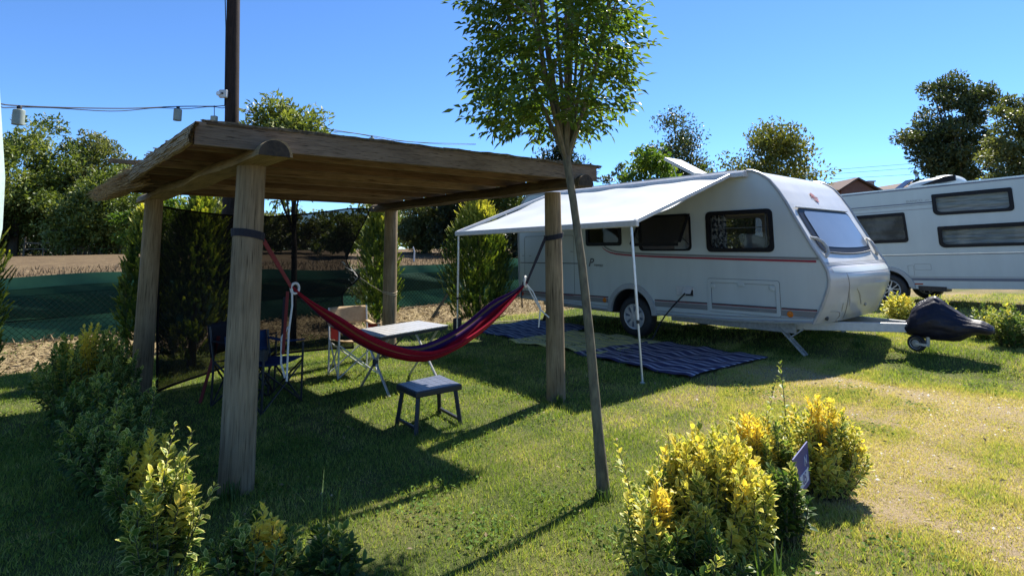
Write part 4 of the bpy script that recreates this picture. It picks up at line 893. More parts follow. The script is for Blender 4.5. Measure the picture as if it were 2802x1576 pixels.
# chassis, drawbar, jockey wheel, steadies
mb = MB(); mb.bar((3.3, .30, .35), (5.2, .30, .35), .05, .12); mb.bar((3.3, CW-.30, .35), (5.2, CW-.30, .35), .05, .12); mb.bar((2.765, .25, .33), (2.765, CW-.25, .33), .08, .08); mb.bar((.4, .30, .38), (2.3, .30, .37), .05, .09); mb.build('chassis', MT['galv'], cv, bevel=.006, local=True)
db = MB(); db.bar((4.9, .42, .365), (6.40, 1.09, .405), .055, .115); db.bar((4.9, CW-.42, .365), (6.40, CW-1.09, .405), .055, .115); dbo = db.build('drawbar', MT['whitemetal'], cv, bevel=.008, local=True)
MB().bar((6.38, 1.14, .41), (7.0, 1.14, .43), .09, .09).build('hitch', MT['darkmetal'], dbo, bevel=.01, local=True)
JG = .125
jw = MB(); jw.lathe([(.045, -.03), (.088, -.034), (.100, -.018), (.100, .018), (.088, .034), (.045, .03)], (6.36, 1.00, JG+.10), (.15, 1, 0), 24); jwo = jw.build('jockey_wheel', MT['rubber'], cv, smooth=True, local=True)
jr = MB(); jr.lathe([(.066, -.036), (.055, -.026), (.03, -.026), (.02, -.045), (0, -.045)], (6.36, 1.00, JG+.10), (.15, 1, 0), 20); jr.build('jockey_rim', MT['galv'], jwo, smooth=True, local=True)
js = MB(); js.tube([(6.47, 1.02, JG+.10), (6.49, 1.02, .52)], .024, 10); js.tube([(6.42, 1.01, JG+.2), (6.42, 1.02, .45)], .012, 8); js.bar((6.36, .955, JG+.10), (6.50, .965, JG+.09), .03, .014, (0, 1, 0)); js.build('jockey_stem', MT['galv'], jwo, smooth=True, local=True)
for t in (.30, CW-.30):
    st = MB(); st.bar((4.97, t-.03, .37), (5.30, t-.03, .02), .022, .03, (0, 1, 0)); st.bar((4.97, t+.05, .37), (5.30, t+.05, .02), .022, .03, (0, 1, 0)); st.bar((5.30, t, .36), (5.10, t, .22), .018, .02, (0, 1, 0)); st.bar((5.12, t-.04, .215), (5.12, t+.06, .215), .03, .02); st.bar((5.24, t-.04, .09), (5.24, t+.06, .09), .03, .02); st.build('corner_steady', MT['galv'], cv, local=True)
MB().bar((.55, .32, .38), (.35, .32, .02), .05, .03, (0, 1, 0)).build('corner_steady', MT['darkmetal'], cv, local=True)
# opened roof vent
rv = MB(); rv.prism([(3.05, .75, 2.50), (3.55, .75, 2.50), (3.55, 1.2, 2.50), (3.05, 1.2, 2.50)], (0, 0, .05)); rvo = rv.build('roof_vent', MT['white'], cv, bevel=.01, local=True)
rl = MB(); rl.prism([(2.98, .72, 2.93), (3.54, .72, 2.60), (3.54, 1.24, 2.60), (2.98, 1.24, 2.93)], (.02, 0, .05)); rl.tube([(3.2, .8, 2.53), (3.1, .8, 2.86)], .008, 5); rl.build('vent_lid', MT['trim'], rvo, bevel=.012, local=True)
# awning
aw = MB(); A0, A1 = Vector((1.02, -.09, 2.425)), Vector((4.60, -.09, 2.425)); B0, B1 = Vector((.82, -2.10, 1.695)), Vector((4.70, -2.43, 1.715))
def awf(i, j):
    p = A0.lerp(A1, i).lerp(B0.lerp(B1, i), j); return p+Vector((0, 0, -.035*math.sin(math.pi*j)-.012*math.sin(math.pi*i)*j+.007*math.sin(9*j+17*i)+.005*math.sin(31*i+5*j)+.004*math.sin(13*i-22*j)))
aw.grid(50, 22, awf); ao = aw.build('awning', MT['awning'], cv, smooth=True, local=True); solidify(ao, .004)
def tubeo(nm, pts, r, m, par): return MB().tube(pts, r, 10).build(nm, m, par, smooth=True, local=True)
cs2 = MB(); cs2.prism([(.95, -.13, 2.395), (.95, -.13, 2.45), (.95, -.09, 2.485), (.95, .01, 2.49), (.95, .01, 2.395)], (3.86, 0, 0)); cs2.build('awning_cassette', MT['whitemetal'], ao, bevel=.008, local=True)
MB().bar(B0-Vector((.03, 0, .01)), B1+Vector((.03, 0, -.01)), .05, .075).build('awning_lead_rail', MT['whitemetal'], ao, bevel=.012, local=True)
for P0, P1 in ((A0, B0), (A1, B1)): MB().bar(P0+Vector((.0, 0, .012)), P1+Vector((.0, 0, .012)), .045, .05).build('awning_rafter', MT['whitemetal'], ao, bevel=.01, local=True)
for P1, fx in ((B0, (.83, -2.10, 0)), (B1, (4.72, -2.43, 0))):
    f = Vector(fx); top_ = P1-Vector((.06 if P1 is B1 else -.05, 0, .03)); mid = top_.lerp(f, .62)
    lo = MB(); lo.tube([top_, mid], .0165, 10); lo.tube([mid-(mid-top_).normalized()*.01, f], .0125, 10); lo.lathe([(.028, 0), (.028, .01), (.013, .02)], f, (0, 0, 1), 12); l_ = lo.build('awning_leg', MT['alu'], ao, smooth=True, local=True)
    MB().lathe([(.0175, -.02), (.0175, .02)], mid, (f-top_), 10).build('leg_clamp', MT['rubber'], l_, smooth=True, local=True)
# navy cover over the hitch
tv = empty('hitch_cover', cw(6.25, 1.14, 0), (0, 0, PHI)); tag(tv, 'navy tarpaulin cover wrapped over the caravan drawbar', 'tarpaulin')
def tarp():
    prof = np.array([(6.22, .33, .46, .13), (6.27, .30, .52, .17), (6.32, .30, .65, .21), (6.40, .29, .73, .235), (6.50, .28, .785, .235), (6.57, .275, .805, .22), (6.63, .27, .765, .21), (6.70, .275, .70, .195), (6.78, .30, .635, .18), (6.86, .35, .575, .155), (6.92, .38, .55, .135), (7.00, .385, .545, .135), (7.06, .39, .515, .115), (7.10, .42, .48, .07)])
    n, m = 76, 64; vs = []; S = np.linspace(prof[0, 0], prof[-1, 0], m); rg = np.random.default_rng(4)
    cr = [(rg.uniform(-1, 1)*9, rg.uniform(2, 13), rg.uniform(0, 6.3), rg.uniform(.35, 1)) for _ in range(9)]   # ridged folds
    for i, s_ in enumerate(S):
        z0, z1, w = (float(np.interp(s_, prof[:, 0], prof[:, c])) for c in (1, 2, 3)); zc, h = (z0+z1)/2, (z1-z0)/2; e = min(1, i/3, (m-1-i)/3)
        for k in range(n):
            a = 2*math.pi*k/n; c, sn = math.cos(a), math.sin(a)
            rid = sum(wt*(abs(math.sin(.5*(fs*(s_-6.2)*3+fa*a+ph)))-.64) for fs, fa, ph, wt in cr)/9
            fa_ = [round(q[1]) for q in cr]
            rid = sum(q[3]*(abs(math.sin(q[0]*(s_-6.2)*2.2+fa_[u]*a/2*2+q[2]))-.64) for u, q in enumerate(cr))/9
            rr = 1+.22*rid*e
            vs.append((s_-6.25+.02*rid, w*abs(c)**.85*(1 if c > 0 else -1)*rr*(1.0 if sn < 0 else 1-.42*sn), zc+h*sn*rr-.012*abs(math.sin(9*s_))*(sn < -.3)))
    mb = MB(); mb.add(vs, [(i*n+k, i*n+(k+1) % n, (i+1)*n+(k+1) % n, (i+1)*n+k) for i in range(m-1) for k in range(n)]+[tuple(range(n)), tuple((m-1)*n+k for k in range(n-1, -1, -1))]); return mb
to = tarp().build('tarpaulin', MT['tarp'], tv, smooth=True, local=True, angle=180)

# mains lead hanging from the inlet
lead = MB(); pts = [cw(3.80, -.09, .76), cw(3.62, -.12, .58), cw(3.45, -.12, .40), cw(3.30, -.08, .22), cw(3.24, -.15, .05), cw(3.1, -.35, .022), cw(2.8, -.50, .022), cw(2.2, -.25, .02)]
lo = lead.tube(pts, .011, 7).build('power_lead', MT['cable'], smooth=True, origin=pts[-1]); tag(lo, 'black power lead hanging from the caravan socket to the ground', 'cable')

# ------------------------------------------------------------------ rugs in front of the caravan
def rugmat(name, stops, per):
    m, nt, b, o = newmat(name); at = N(nt, 'ShaderNodeAttribute', attribute_name='across').outputs['Fac']
    fr = N(nt, 'ShaderNodeMath', operation='MULTIPLY'); nt.links.new(at, fr.inputs[0]); fr.inputs[1].default_value = per
    f2 = N(nt, 'ShaderNodeMath', operation='FRACT'); nt.links.new(fr.outputs[0], f2.inputs[0])
    c = ramp(nt, f2.outputs[0], stops); nz = noise(nt, 90, 3); c = mixc(nt, .5, c, ramp(nt, nz, [(.3, (.55, .55, .55)), (.7, (1.1, 1.1, 1.1))]), 'MULTIPLY')
    nt.links.new(c, b.inputs['Base Color']); b.inputs['Roughness'].default_value = .8; bump(nt, b, nz, .4, .004); return m
nav, lt, ye, ol = (.028, .036, .11), (.40, .46, .54), (.60, .56, .20), (.27, .27, .13)
r1 = rugmat('rug_blue', [(0, nav), (.24, (.04, .06, .15)), (.32, lt), (.44, (.07, .10, .20)), (.62, nav), (.72, (.26, .32, .44)), (.84, nav)], 7)
r2 = rugmat('rug_yellow', [(0, ye), (.30, ye), (.36, (.50, .48, .36)), (.46, ol), (.58, ye), (.74, (.44, .43, .30)), (.82, ol), (.92, ye)], 6)
r3 = rugmat('rug_navy', [(0, (.03, .028, .085)), (.24, (.034, .032, .095)), (.34, (.46, .46, .54)), (.50, (.05, .048, .11)), (.62, (.026, .024, .07)), (.74, (.38, .38, .47)), (.88, (.03, .028, .085))], 6)
for k, ((s, o, L, dp, tw), mm, nm, lb) in enumerate(zip(RUGS, (r1, r2, r3), ('camping_rug',)*3, ('blue striped outdoor rug nearest the rear of the caravan', 'yellow striped outdoor rug in front of the caravan wheel', 'navy and white striped outdoor rug nearest the caravan steady leg'))):
    n1, n2 = 36, 26; c = cw(s, -o); V = []; ac = []
    for i in range(n1):
        for j in range(n2):
            a, b2 = (i/(n1-1)-.5)*L, (j/(n2-1)-.5)*dp; e = 1+.02*math.sin(b2*7+k)
            aa = a*e+.02*math.sin(b2*9+k*2); bb = b2+.03*math.sin(a*5+k)*(.5+abs(b2)/dp)
            ca, sa = math.cos(PHI+tw), math.sin(PHI+tw); x, y = c.x+aa*ca-bb*sa, c.y+aa*sa+bb*ca
            V.append((x, y, float(hz(x, y))+.022+.006*k+.012*math.sin(a*11+b2*3+k)*math.sin(b2*6)+.006*math.sin(a*23+k))); ac.append(j/(n2-1)+.012*math.sin(a*8))
    q = [(i*n2+j, (i+1)*n2+j, (i+1)*n2+j+1, i*n2+j+1) for i in range(n1-1) for j in range(n2-1)]
    me = np_mesh(nm, V, np.array(q).ravel(), np.arange(0, len(q)*4, 4), {'across': ac}, mm, True); ro = link(nm, me, None, False, (c.x, c.y, 0)); tag(ro, lb, 'rug'); solidify(ro, .006, 1)

# ------------------------------------------------------------------ second caravan
C2 = np.array([8.76, 12.276]); PH2 = R(-54.4)
c2 = empty('caravan', (C2[0], C2[1], 0), (0, -.030, PH2)); tag(c2, 'white caravan with three dark side windows parked behind at the right', 'caravan')
L0, L1, W2 = -3.7, 3.3, 2.3
o2 = [(L0+.05, .55), (L0, 1.6), (L0+.1, 2.45), (L0+.4, 2.68), (L1-.9, 2.68), (L1-.35, 2.45), (L1, 1.5), (L1-.1, .55)] + [(-.145, .50)] + arc(-.56, .50, .40, 8, 172, 16) + [(-.975, .50)]
wl = [(-1.75, 1.55), (-1.70, 1.50)]+arc(-.15, 1.57, .07, -90, -5, 4)+arc(-.125, 2.13, .03, 0, 90, 3)+[(-1.72, 2.155), (-1.75, 2.12)]
wu = arc(.55, 2.15, .11, 190, 270, 4)+arc(1.70, 2.10, .07, -90, 0, 3)+arc(1.745, 2.46, .03, 0, 90, 3)+[(.46, 2.492), (.445, 2.47)]
wd = arc(.58, 1.47, .11, 190, 270, 4)+arc(1.92, 1.43, .07, -90, 0, 3)+arc(1.95, 1.78, .03, 0, 90, 3)+[(.49, 1.805), (.475, 1.78)]
V2, F2 = plate(o2, [wl, wu, wd]); mb = MB(); mb.add([(x, 0, z) for x, z in V2], F2); V3, F3 = plate(o2); mb.add([(x, W2, z) for x, z in V3], F3); mb.build('side_wall', MT['white'], c2, local=True)
tpz = o2[:8]; mb = MB(); mb.add([(x, t, z) for x, z in tpz for t in (0, W2)], [(2*i, 2*i+1, 2*i+3, 2*i+2) for i in range(7)]); mb.build('roof', MT['white'], c2, local=True)
MB().prism([(L0+.1, .02, .53), (-1.0, .02, .53), (-1.0, W2, .53), (L0+.1, W2, .53)], (0, 0, .02)).prism([(-.1, .02, .53), (L1-.2, .02, .53), (L1-.2, W2, .53), (-.1, W2, .53)], (0, 0, .02)).build('floor', MT['galv'], c2, local=True)
mb = MB(); ap = arc(-.56, .50, .40, 0, 180, 16); mb.add([(x, t, z) for x, z in ap for t in (0, .34)], [(2*i, 2*i+1, 2*i+3, 2*i+2) for i in range(16)]); mb.add([(x, .34, z) for x, z in ap], [tuple(range(17))]); mb.build('wheel_housing', MT['rubber'], c2, local=True)
for poly in (wl, wu, wd):
    inn = ins(poly, .072); V, F = plate(poly, [inn]); n = len(poly); mb = MB(); mb.add([(x, -.016, z) for x, z in V], F)
    mb.add([(x, t, z) for x, z in poly for t in (-.016, .01)], [(2*i, 2*((i+1) % n), 2*((i+1) % n)+1, 2*i+1) for i in range(n)])
    w = mb.build('side_window', MT['frame'], c2, local=True); pm = MB(); pm.add([(x, -.008, z) for x, z in inn], [tuple(range(n))]); pm.build('pane', MT['panepale'], w, local=True)
    xs = [p[0] for p in inn]; zs = [p[1] for p in inn]
    bl = MB(); bl.grid(20, 14, lambda a, b: Vector((min(xs)-.02+(max(xs)-min(xs)+.04)*a, .05+.012*math.sin(b*22+3*a)+.01*math.sin(a*9), min(zs)-.03+(max(zs)-min(zs)+.06)*b))); bl.build('blind', MT['blind'] if poly is not wl else mat('dim_blind', (.20, .21, .20), (.03, .04, .04), 2.2, .6, lo=.42, hi=.62), w, smooth=True, local=True)
def rib2(name, pts, w, m, t=-.004): return ribbon(name, pts, w, m, t, c2)
rib2('roof_rail', [(L0+.4, 2.655), (L1-.9, 2.655)], .035, MT['bluegrey']); rib2('roof_trim', [(L0+.4, 2.685), (L1-.9, 2.685)], .03, MT['chrome'], -.012)
rib2('chrome_strip', [(L0+.05, 1.235), (L1-.03, 1.235)], .022, MT['chrome'], -.010); rib2('strip_shadow_line', [(L0+.05, 1.215), (L1-.03, 1.215)], .014, MT['bluegrey'], -.006)
rib2('upper_stripe', [(-1.28, 2.25), (-1.22, 2.315), (-1.15, 2.335), (.44, 2.335)], .024, MT['bluegrey']); rib2('upper_stripe', [(-1.24, 2.23), (-1.19, 2.285), (.44, 2.295)], .012, MT['grey']); rib2('upper_stripe', [(-1.8, 2.19), (-1.3, 2.20), (.44, 2.20)], .016, MT['paleink'])
rib2('upper_stripe', [(-1.8, 2.30), (-1.36, 2.285)], .012, MT['bluegrey'])
rib2('lower_stripe', [(-.16, .705), (L1-.05, .705)], .055, MT['bluegrey']); rib2('lower_stripe', [(-.16, .755), (L1-.05, .755)], .012, MT['paleink'])
texto('side_lettering', 'BIANCO', .082, MT['paleink'], c2, SM(.12, 2.385)); texto('side_lettering', 'plus', .045, MT['paleink'], c2, SM(.36, 2.385))
wa = MB(); a_in, a_out = arc(-.56, .50, .395, 6, 174, 20), arc(-.56, .47, .50, 6, 174, 20)
wa.add([(x, -.03, z) for x, z in a_in]+[(x, -.02, z) for x, z in a_out]+[(x, .0, z) for x, z in arc(-.56, .47, .51, 6, 174, 20)], [(i, i+1, 21+i+1, 21+i) for i in range(20)]+[(21+i, 22+i, 43+i, 42+i) for i in range(20)]); wa.build('wheel_arch', MT['trim'], c2, smooth=True, local=True, angle=50)
wheel(c2, (-.56, .12, .475), .335, .21, 'spoke', MT['silver']); wheel(c2, (-.56, W2-.12, .475), .335, .21, 'spoke', MT['silver'])
MB().box((.01, -.006, .605), (.15, .012, .028)).build('side_marker_lamp', MT['redlens'], c2, local=True)
outline_loop('service_hatch', rrect(-.03, .27, .90, 1.03, .015), .003, MT['trim'], -.003, c2); outline_loop('service_hatch', rrect(-.16, -.05, .78, 1.0, .015), .003, MT['trim'], -.003, c2)
MB().bar((.0, .12, .52), (.5, .12, .50), .3, .10).build('chassis', MT['darkmetal'], c2, local=True)
dm = MB()
def dome(a, b):
    th, ph_ = 2*math.pi*b, a*math.pi/2; sq = lambda v, p: math.copysign(abs(v)**p, v)
    return Vector((.38+.52*sq(math.cos(th), .7)*sq(math.cos(ph_), .6), .62+.50*sq(math.sin(th), .7)*sq(math.cos(ph_), .6), 2.69+(.20+.05*sq(math.cos(th), 1)*1)*sq(math.sin(ph_), .8)))
dm.grid(10, 32, dome, True); dm.build('roof_dome', MT['white'], c2, smooth=True, local=True)
MB().prism([(.25, .085, 2.72), (.88, .085, 2.75), (.88, .085, 2.86), (.70, .085, 2.86)], (0, .06, 0)).build('dome_side', MT['frame'], c2, local=True)

# ------------------------------------------------------------------ dead leaves, clover and grit on the lawn
def lawn_pts(n, f):
    y = np.sqrt(4+(100-4)*RNG.random(n)); x = (RNG.random(n)*2-1)*.98*y; k = RNG.random(n) < f(x, y); x, y = x[k], y[k]
    return np.stack([x, y, hz(x, y)], -1)
P = lawn_pts(6000, lambda x, y: .10+.35*dryness(x, y)); n = len(P); P[:, 2] += .012+.018*RNG.random(n)
tag(leaves('fallen_leaves', P, rand_dirs(n)*np.array([1, 1, .3]), unit(np.array([0, 0, 1])+RNG.normal(0, .4, (n, 3))), .030*(.5+1.1*RNG.random(n)), .014*(.6+.8*RNG.random(n)), np.clip(RNG.normal(.72, .3, n), 0, 1), MT['litter'], None), 'small dry leaves and straw scattered over the lawn', 'leaves', kind='stuff')
c0 = lawn_pts(420, lambda x, y: .9*(1-dryness(x, y)**.7)); k = RNG.integers(0, len(c0), 15000); P = c0[k]+np.concatenate([RNG.normal(0, .11, (len(k), 2)), 0*k[:, None]], 1); P[:, 2] = hz(P[:, 0], P[:, 1])+.012+.026*RNG.random(len(k)); n = len(P)
tag(leaves('clover', P, rand_dirs(n)*np.array([1, 1, .2]), unit(np.array([0, 0, 1])+RNG.normal(0, .35, (n, 3))), .022*(.6+.8*RNG.random(n)), .020, np.clip(RNG.normal(.5, .25, n), 0, 1), MT['clover'], None), 'patches of clover and low weeds in the lawn', 'clover', kind='stuff')
P = lawn_pts(16000, lambda x, y: 1.0*sm(.72, 1.0, dryness(x, y))*sm(1.5, 3.0, x)); n = len(P); rr = .004+.010*RNG.random(n)**3; V = P[:, None]+np.array([(1, 0, .1), (-.4, .9, .15), (-.6, -.8, .1), (.1, .05, .9)])[None]*rr[:, None, None]*(.7+.6*RNG.random((n, 4, 1)))
b4 = np.arange(n)[:, None]*4; gm = np_mesh('grit', V.reshape(-1, 3), (b4+np.array([[0, 1, 3, 1, 2, 3, 2, 0, 3]])).ravel(), np.arange(0, n*9, 3), {}, MT['concrete'])
tag(link('grit', gm), 'pale grit and small stones on the worn ground at the right', 'gravel', kind='stuff')

# ------------------------------------------------------------------ utility pole, string lights
up_ = empty('utility_pole', (-4.43, 8.80, 0)); tag(up_, 'tall dark timber utility pole behind the pergola', 'pole')
pm = MB(); pm.tube([(-4.43, 8.8, -.05), (-4.44, 8.8, 2.5), (-4.58, 8.8, 6.0), (-4.60, 8.8, 7.6)], [.112, .106, .098, .094], 18); pm.build('pole', MT['pole'], up_, smooth=True)
MB().box((-4.36, 8.685, 1.42), (.13, .006, .20)).build('warning_plate', MT['yellowplate'], up_)
MB().tube([(-4.565, 8.72, 3.72), (-4.60, 8.69, 5.0), (-4.70, 8.70, 6.2), (-4.69, 8.72, 7.5)], .008, 5).build('cable_drop', MT['cable'], up_)
fl = empty('floodlight', (-4.60, 8.66, 3.86)); tag(fl, 'small white floodlight fixed to the utility pole', 'lamp')
MB().box((-4.56, 8.65, 3.90), (.13, .06, .13)).build('housing', MT['whitemetal'], fl, bevel=.015); MB().lathe([(0, -.02), (.03, -.02), (.035, .03)], (-4.62, 8.61, 3.90), (-.4, 1, 0), 12).build('lens', MT['chrome'], fl, smooth=True); MB().lathe([(0, -.012), (.014, -.012), (.018, .02)], (-4.56, 8.615, 3.90), (0, 1, 0), 10).build('sensor', MT['rubber'], fl)
jb = empty('junction_box', (-4.69, 8.69, 3.45)); tag(jb, 'pale junction box on the utility pole just above the pergola roof', 'box')
MB().box((-4.70, 8.68, 3.49), (.09, .07, .12)).build('case', MT['lantern'], jb, bevel=.008); MB().tube([(-4.70, 8.68, 3.55), (-4.71, 8.68, 3.72)], .006, 5).build('conduit', MT['cable'], jb)
cpts = [Vector(p) for p in ((-6.9, 1.2, 2.35), (-5.62, 5.3, 2.95), (-5.48, 6.1, 3.06), (-5.2, 7.3, 3.33), (-4.99, 8.2, 3.585), (-4.72, 8.75, 3.727), (-4.50, 8.75, 3.727), (-4.36, 9.5, 3.79), (-3.75, 11.0, 3.85), (-3.17, 12.5, 3.99), (-2.55, 14.5, 4.22), (-1.2, 18.5, 4.9))]
def catm(P, n=7):
    out = []
    for i in range(len(P)-1):
        a, b, c, d = P[max(0, i-1)], P[i], P[i+1], P[min(len(P)-1, i+2)]
        for k in range(n):
            t = k/n; out.append(.5*((2*b)+(c-a)*t+(2*a-5*b+4*c-d)*t*t+(3*b-a-3*c+d)*t**3))
    return out+[P[-1]]
cb = MB(); cc = catm(cpts); cb.tube(cc, .008, 5); cb.tube([p+Vector((0, .01, -.02-.015*math.sin(i*.7))) for i, p in enumerate(cc)], .006, 5)
tag(cb.build('light_cable', MT['cable'], origin=tuple(cpts[5])), 'thin black cable of the string lights crossing over the pergola', 'cable')
def lantern(p, label, k=1.0):
    p = Vector(p); r = empty('lantern', p); tag(r, label, 'lantern', 'lanterns on the overhead cable')
    MB().lathe([(.0, -.035*k), (.049*k, -.036*k), (.055*k, -.042*k), (.056*k, -.05*k), (.056*k, -.205*k), (.052*k, -.205*k), (.052*k, -.06*k)], p, (0, 0, 1), 20).build('shade', MT['lantern'], r, smooth=True, angle=50)
    MB().lathe([(.020*k, .012*k), (.024*k, 0), (.022*k, -.04*k)], p, (0, 0, 1), 12).build('socket', MT['rubber'], r, smooth=True)
    MB().lathe([(.0, -.17*k), (.03*k, -.15*k), (.035*k, -.12*k), (.015*k, -.06*k)], p, (0, 0, 1), 12).build('bulb', MT['whitemetal'], r, smooth=True)
    return r
lantern((-5.48, 6.1, 3.05), 'white lantern at the far left, against the tree tops'); lantern((-4.99, 8.2, 3.575), 'white lantern hanging left of the utility pole'); lantern((-3.17, 12.5, 3.98), 'white lantern just showing above the pergola roof')

# ------------------------------------------------------------------ fence with netting
fc = empty('chain_link_fence', (-2.7, 12.6, 0)); tag(fc, 'chain-link fence hung with sagging green shade netting behind the pitch', 'fence')
def ff(a, off, z): return Vector((F0[0]+E1[0]*a+E2[0]*off, F0[1]+E1[1]*a+E2[1]*off, z))
FA0, FA1 = -5.0, 16.5
topz = lambda a: .80+.012*a+.03*math.sin(.9*a)
botz = .13
nt0 = lambda a: 1.03+.011*a+.055*math.sin(.62*a+1.2)+.02*math.sin(2.3*a)
midz = lambda a: .44+.035*a*.4+.03*math.sin(.8*a)
def netf(z0f, z1f, off):
    return lambda i, j: ff(FA0+(FA1-FA0)*i, off+.035*math.sin(19*i+3*j)+.02*math.sin(53*i+1)*(1-j)+.012*math.sin(90*i+9*j), z0f(FA0+(FA1-FA0)*i)+(z1f(FA0+(FA1-FA0)*i)-z0f(FA0+(FA1-FA0)*i))*j+.004*math.sin(70*i))
no = MB().grid(160, 10, netf(lambda a: .13+.02*math.sin(1.1*a), nt0, .02)).build('green_netting', MT['net'], fc, smooth=True)
MB().grid(160, 7, netf(midz, lambda a: nt0(a)-.17, -.028)).build('netting_overlap', MT['net2'], no, smooth=True)
MB().tube([ff(FA0+(FA1-FA0)*i/80, -.012+.035*math.sin(19*i/80), midz(FA0+(FA1-FA0)*i/80)) for i in range(81)], .008, 4).build('netting_seam', MT['hem'], no)
wr = MB(); pitch = .085; a = FA0
while a < FA1:
    h = topz(a)-.02
    for sg in (1, -1):
        p, q = ff(a if sg > 0 else a+h, -.09, .02), ff(a+h if sg > 0 else a, -.09, .02+h); wr.tube([p, q], .0030, 3, False)
    a += pitch
wr.tube([ff(FA0+(FA1-FA0)*i/60, -.09, topz(FA0+(FA1-FA0)*i/60)) for i in range(61)], .003, 4); wr.tube([ff(FA0+(FA1-FA0)*i/60, -.09, .40+.01*math.sin(i)) for i in range(61)], .0025, 4); wr.tube([ff(FA0+(FA1-FA0)*i/60, -.09, topz(FA0+(FA1-FA0)*i/60)+.10) for i in range(61)], .002, 4)
wr.build('chain_link', MT['wire'], fc, fix=False)
for a in (-3.2, 1.6, 6.2, 8.65, 12.0, 15.2): MB().tube([ff(a, -.06, -.05), ff(a, -.06, topz(a)+.15)], .022, 8).build('fence_post', MT['wire'], fc, smooth=True)
MB().tube([(-1.662, 11.578, .02), (-1.36, 12.5, .55), (-1.19, 13.05, .98)], .028, 8).build('post_strut', MT['wire'], fc, smooth=True)
# dead leaves on the bank
n = 15000; a = RNG.uniform(-3, 14, n); o = -RNG.random(n)**.9*2.0; P = np.stack([F0[0]+E1[0]*a+E2[0]*o, F0[1]+E1[1]*a+E2[1]*o, 0*a], -1); P[:, 2] = hz(P[:, 0], P[:, 1])+.012+.05*RNG.random(n)**2
tag(leaves('leaf_litter', P, rand_dirs(n)*np.array([1, 1, .35]), unit(np.array([0, 0, 1])+RNG.normal(0, .5, (n, 3))), .085*(.6+RNG.random(n)), .020, np.clip(RNG.normal(.58, .25, n), 0, 1), MT['litter'], None), 'dry brown fallen leaves along the foot of the fence', 'leaves', kind='stuff')
# tufts of dead grass in the field beyond the fence
n = 26000; a = RNG.uniform(-6, 26, n); o = .15+RNG.random(n)**1.6*16; x = F0[0]+E1[0]*a+E2[0]*o; y = F0[1]+E1[1]*a+E2[1]*o; z = hz(x, y); hh = .05+.16*RNG.random(n); az = RNG.random(n)*6.28
V = np.stack([np.stack([x-.02*np.cos(az), y-.02*np.sin(az), z], -1), np.stack([x+.02*np.cos(az), y+.02*np.sin(az), z], -1), np.stack([x+RNG.normal(0, .05, n), y+RNG.normal(0, .05, n), z+hh], -1)], 1).reshape(-1, 3)
tag(link('dry_grass', np_mesh('dry_grass', V, np.arange(3*n), np.arange(0, 3*n, 3), {'rnd': np.repeat(np.clip(RNG.normal(.35, .2, n), 0, 1), 3)}, MT['litter'])), 'long dead brown grass in the field beyond the green netting', 'grass', kind='stuff')

ub = empty('utility_box', (-1.0, 10.3, 0)); tag(ub, 'small dark hook-up box on the ground beside the far awning leg', 'box')
MB().box((-1.0, 10.3, .10), (.15, .12, .20)).build('case', MT['stool'], ub, bevel=.012); MB().box((-1.0, 10.235, .12), (.10, .01, .10)).build('front_cover', MT['darkmetal'], ub, bevel=.003)
ropep = [Vector((-.75, 10.4, .03)), Vector((-.4, 10.95, .035)), Vector((0, 11.2, .03)), Vector((.5, 11.5, .03))]
tag(MB().tube(catm(ropep), .010, 6).build('ground_rope', MT['jute'], smooth=True, origin=tuple(ropep[1])), 'pale rope lying on the grass behind the caravan', 'rope')

# ------------------------------------------------------------------ campsite sign
sg = empty('pitch_sign', (1.48, 3.08, 0)); tag(sg, 'blue pitch number sign reading 05, half hidden by golden shrubs', 'sign')
S0, S1 = Vector((1.40, 2.985, 0)), Vector((1.60, 3.225, 0)); sx = (S1-S0).normalized(); snv = Vector((sx.y, -sx.x, 0)); sw = (S1-S0).length
SGM = Matrix(((sx.x, 0, snv.x, S0.x), (sx.y, 0, snv.y, S0.y), (0, 1, 0, 0), (0, 0, 0, 1)))
def spx(a, z, d=0): return S0+sx*(a*sw)+Vector((0, 0, z))+snv*d
pb = MB(); pb.prism([spx(0, .165), spx(1, .170), spx(1, .385), spx(.02, .375)], snv*.006); po_ = pb.build('panel', MT['signblue'], sg)
MB().prism([spx(.34, .195, .0062), spx(.90, .197, .0062), spx(.90, .262, .0062), spx(.34, .262, .0062)], snv*.002).build('number_field', MT['signpale'], po_)
TM = lambda a, z, d: SGM @ Matrix.Translation((a*sw, z, d))
texto('number', '05', .075, MT['signblue'], po_, TM(.62, .228, .009), 0, .0008, True); texto('letter', 'N', .07, MT['signpale'], po_, TM(.78, .305, .0068), 0, .0008, True); texto('letter', 'A', .055, MT['signpale'], po_, TM(.16, .205, .0068), 0, .0008, True)
MB().bar(spx(.45, -.05, -.012), spx(.45, .30, -.012), .022, .014, (1, 0, 0)).build('stake', MT['stake'], sg)

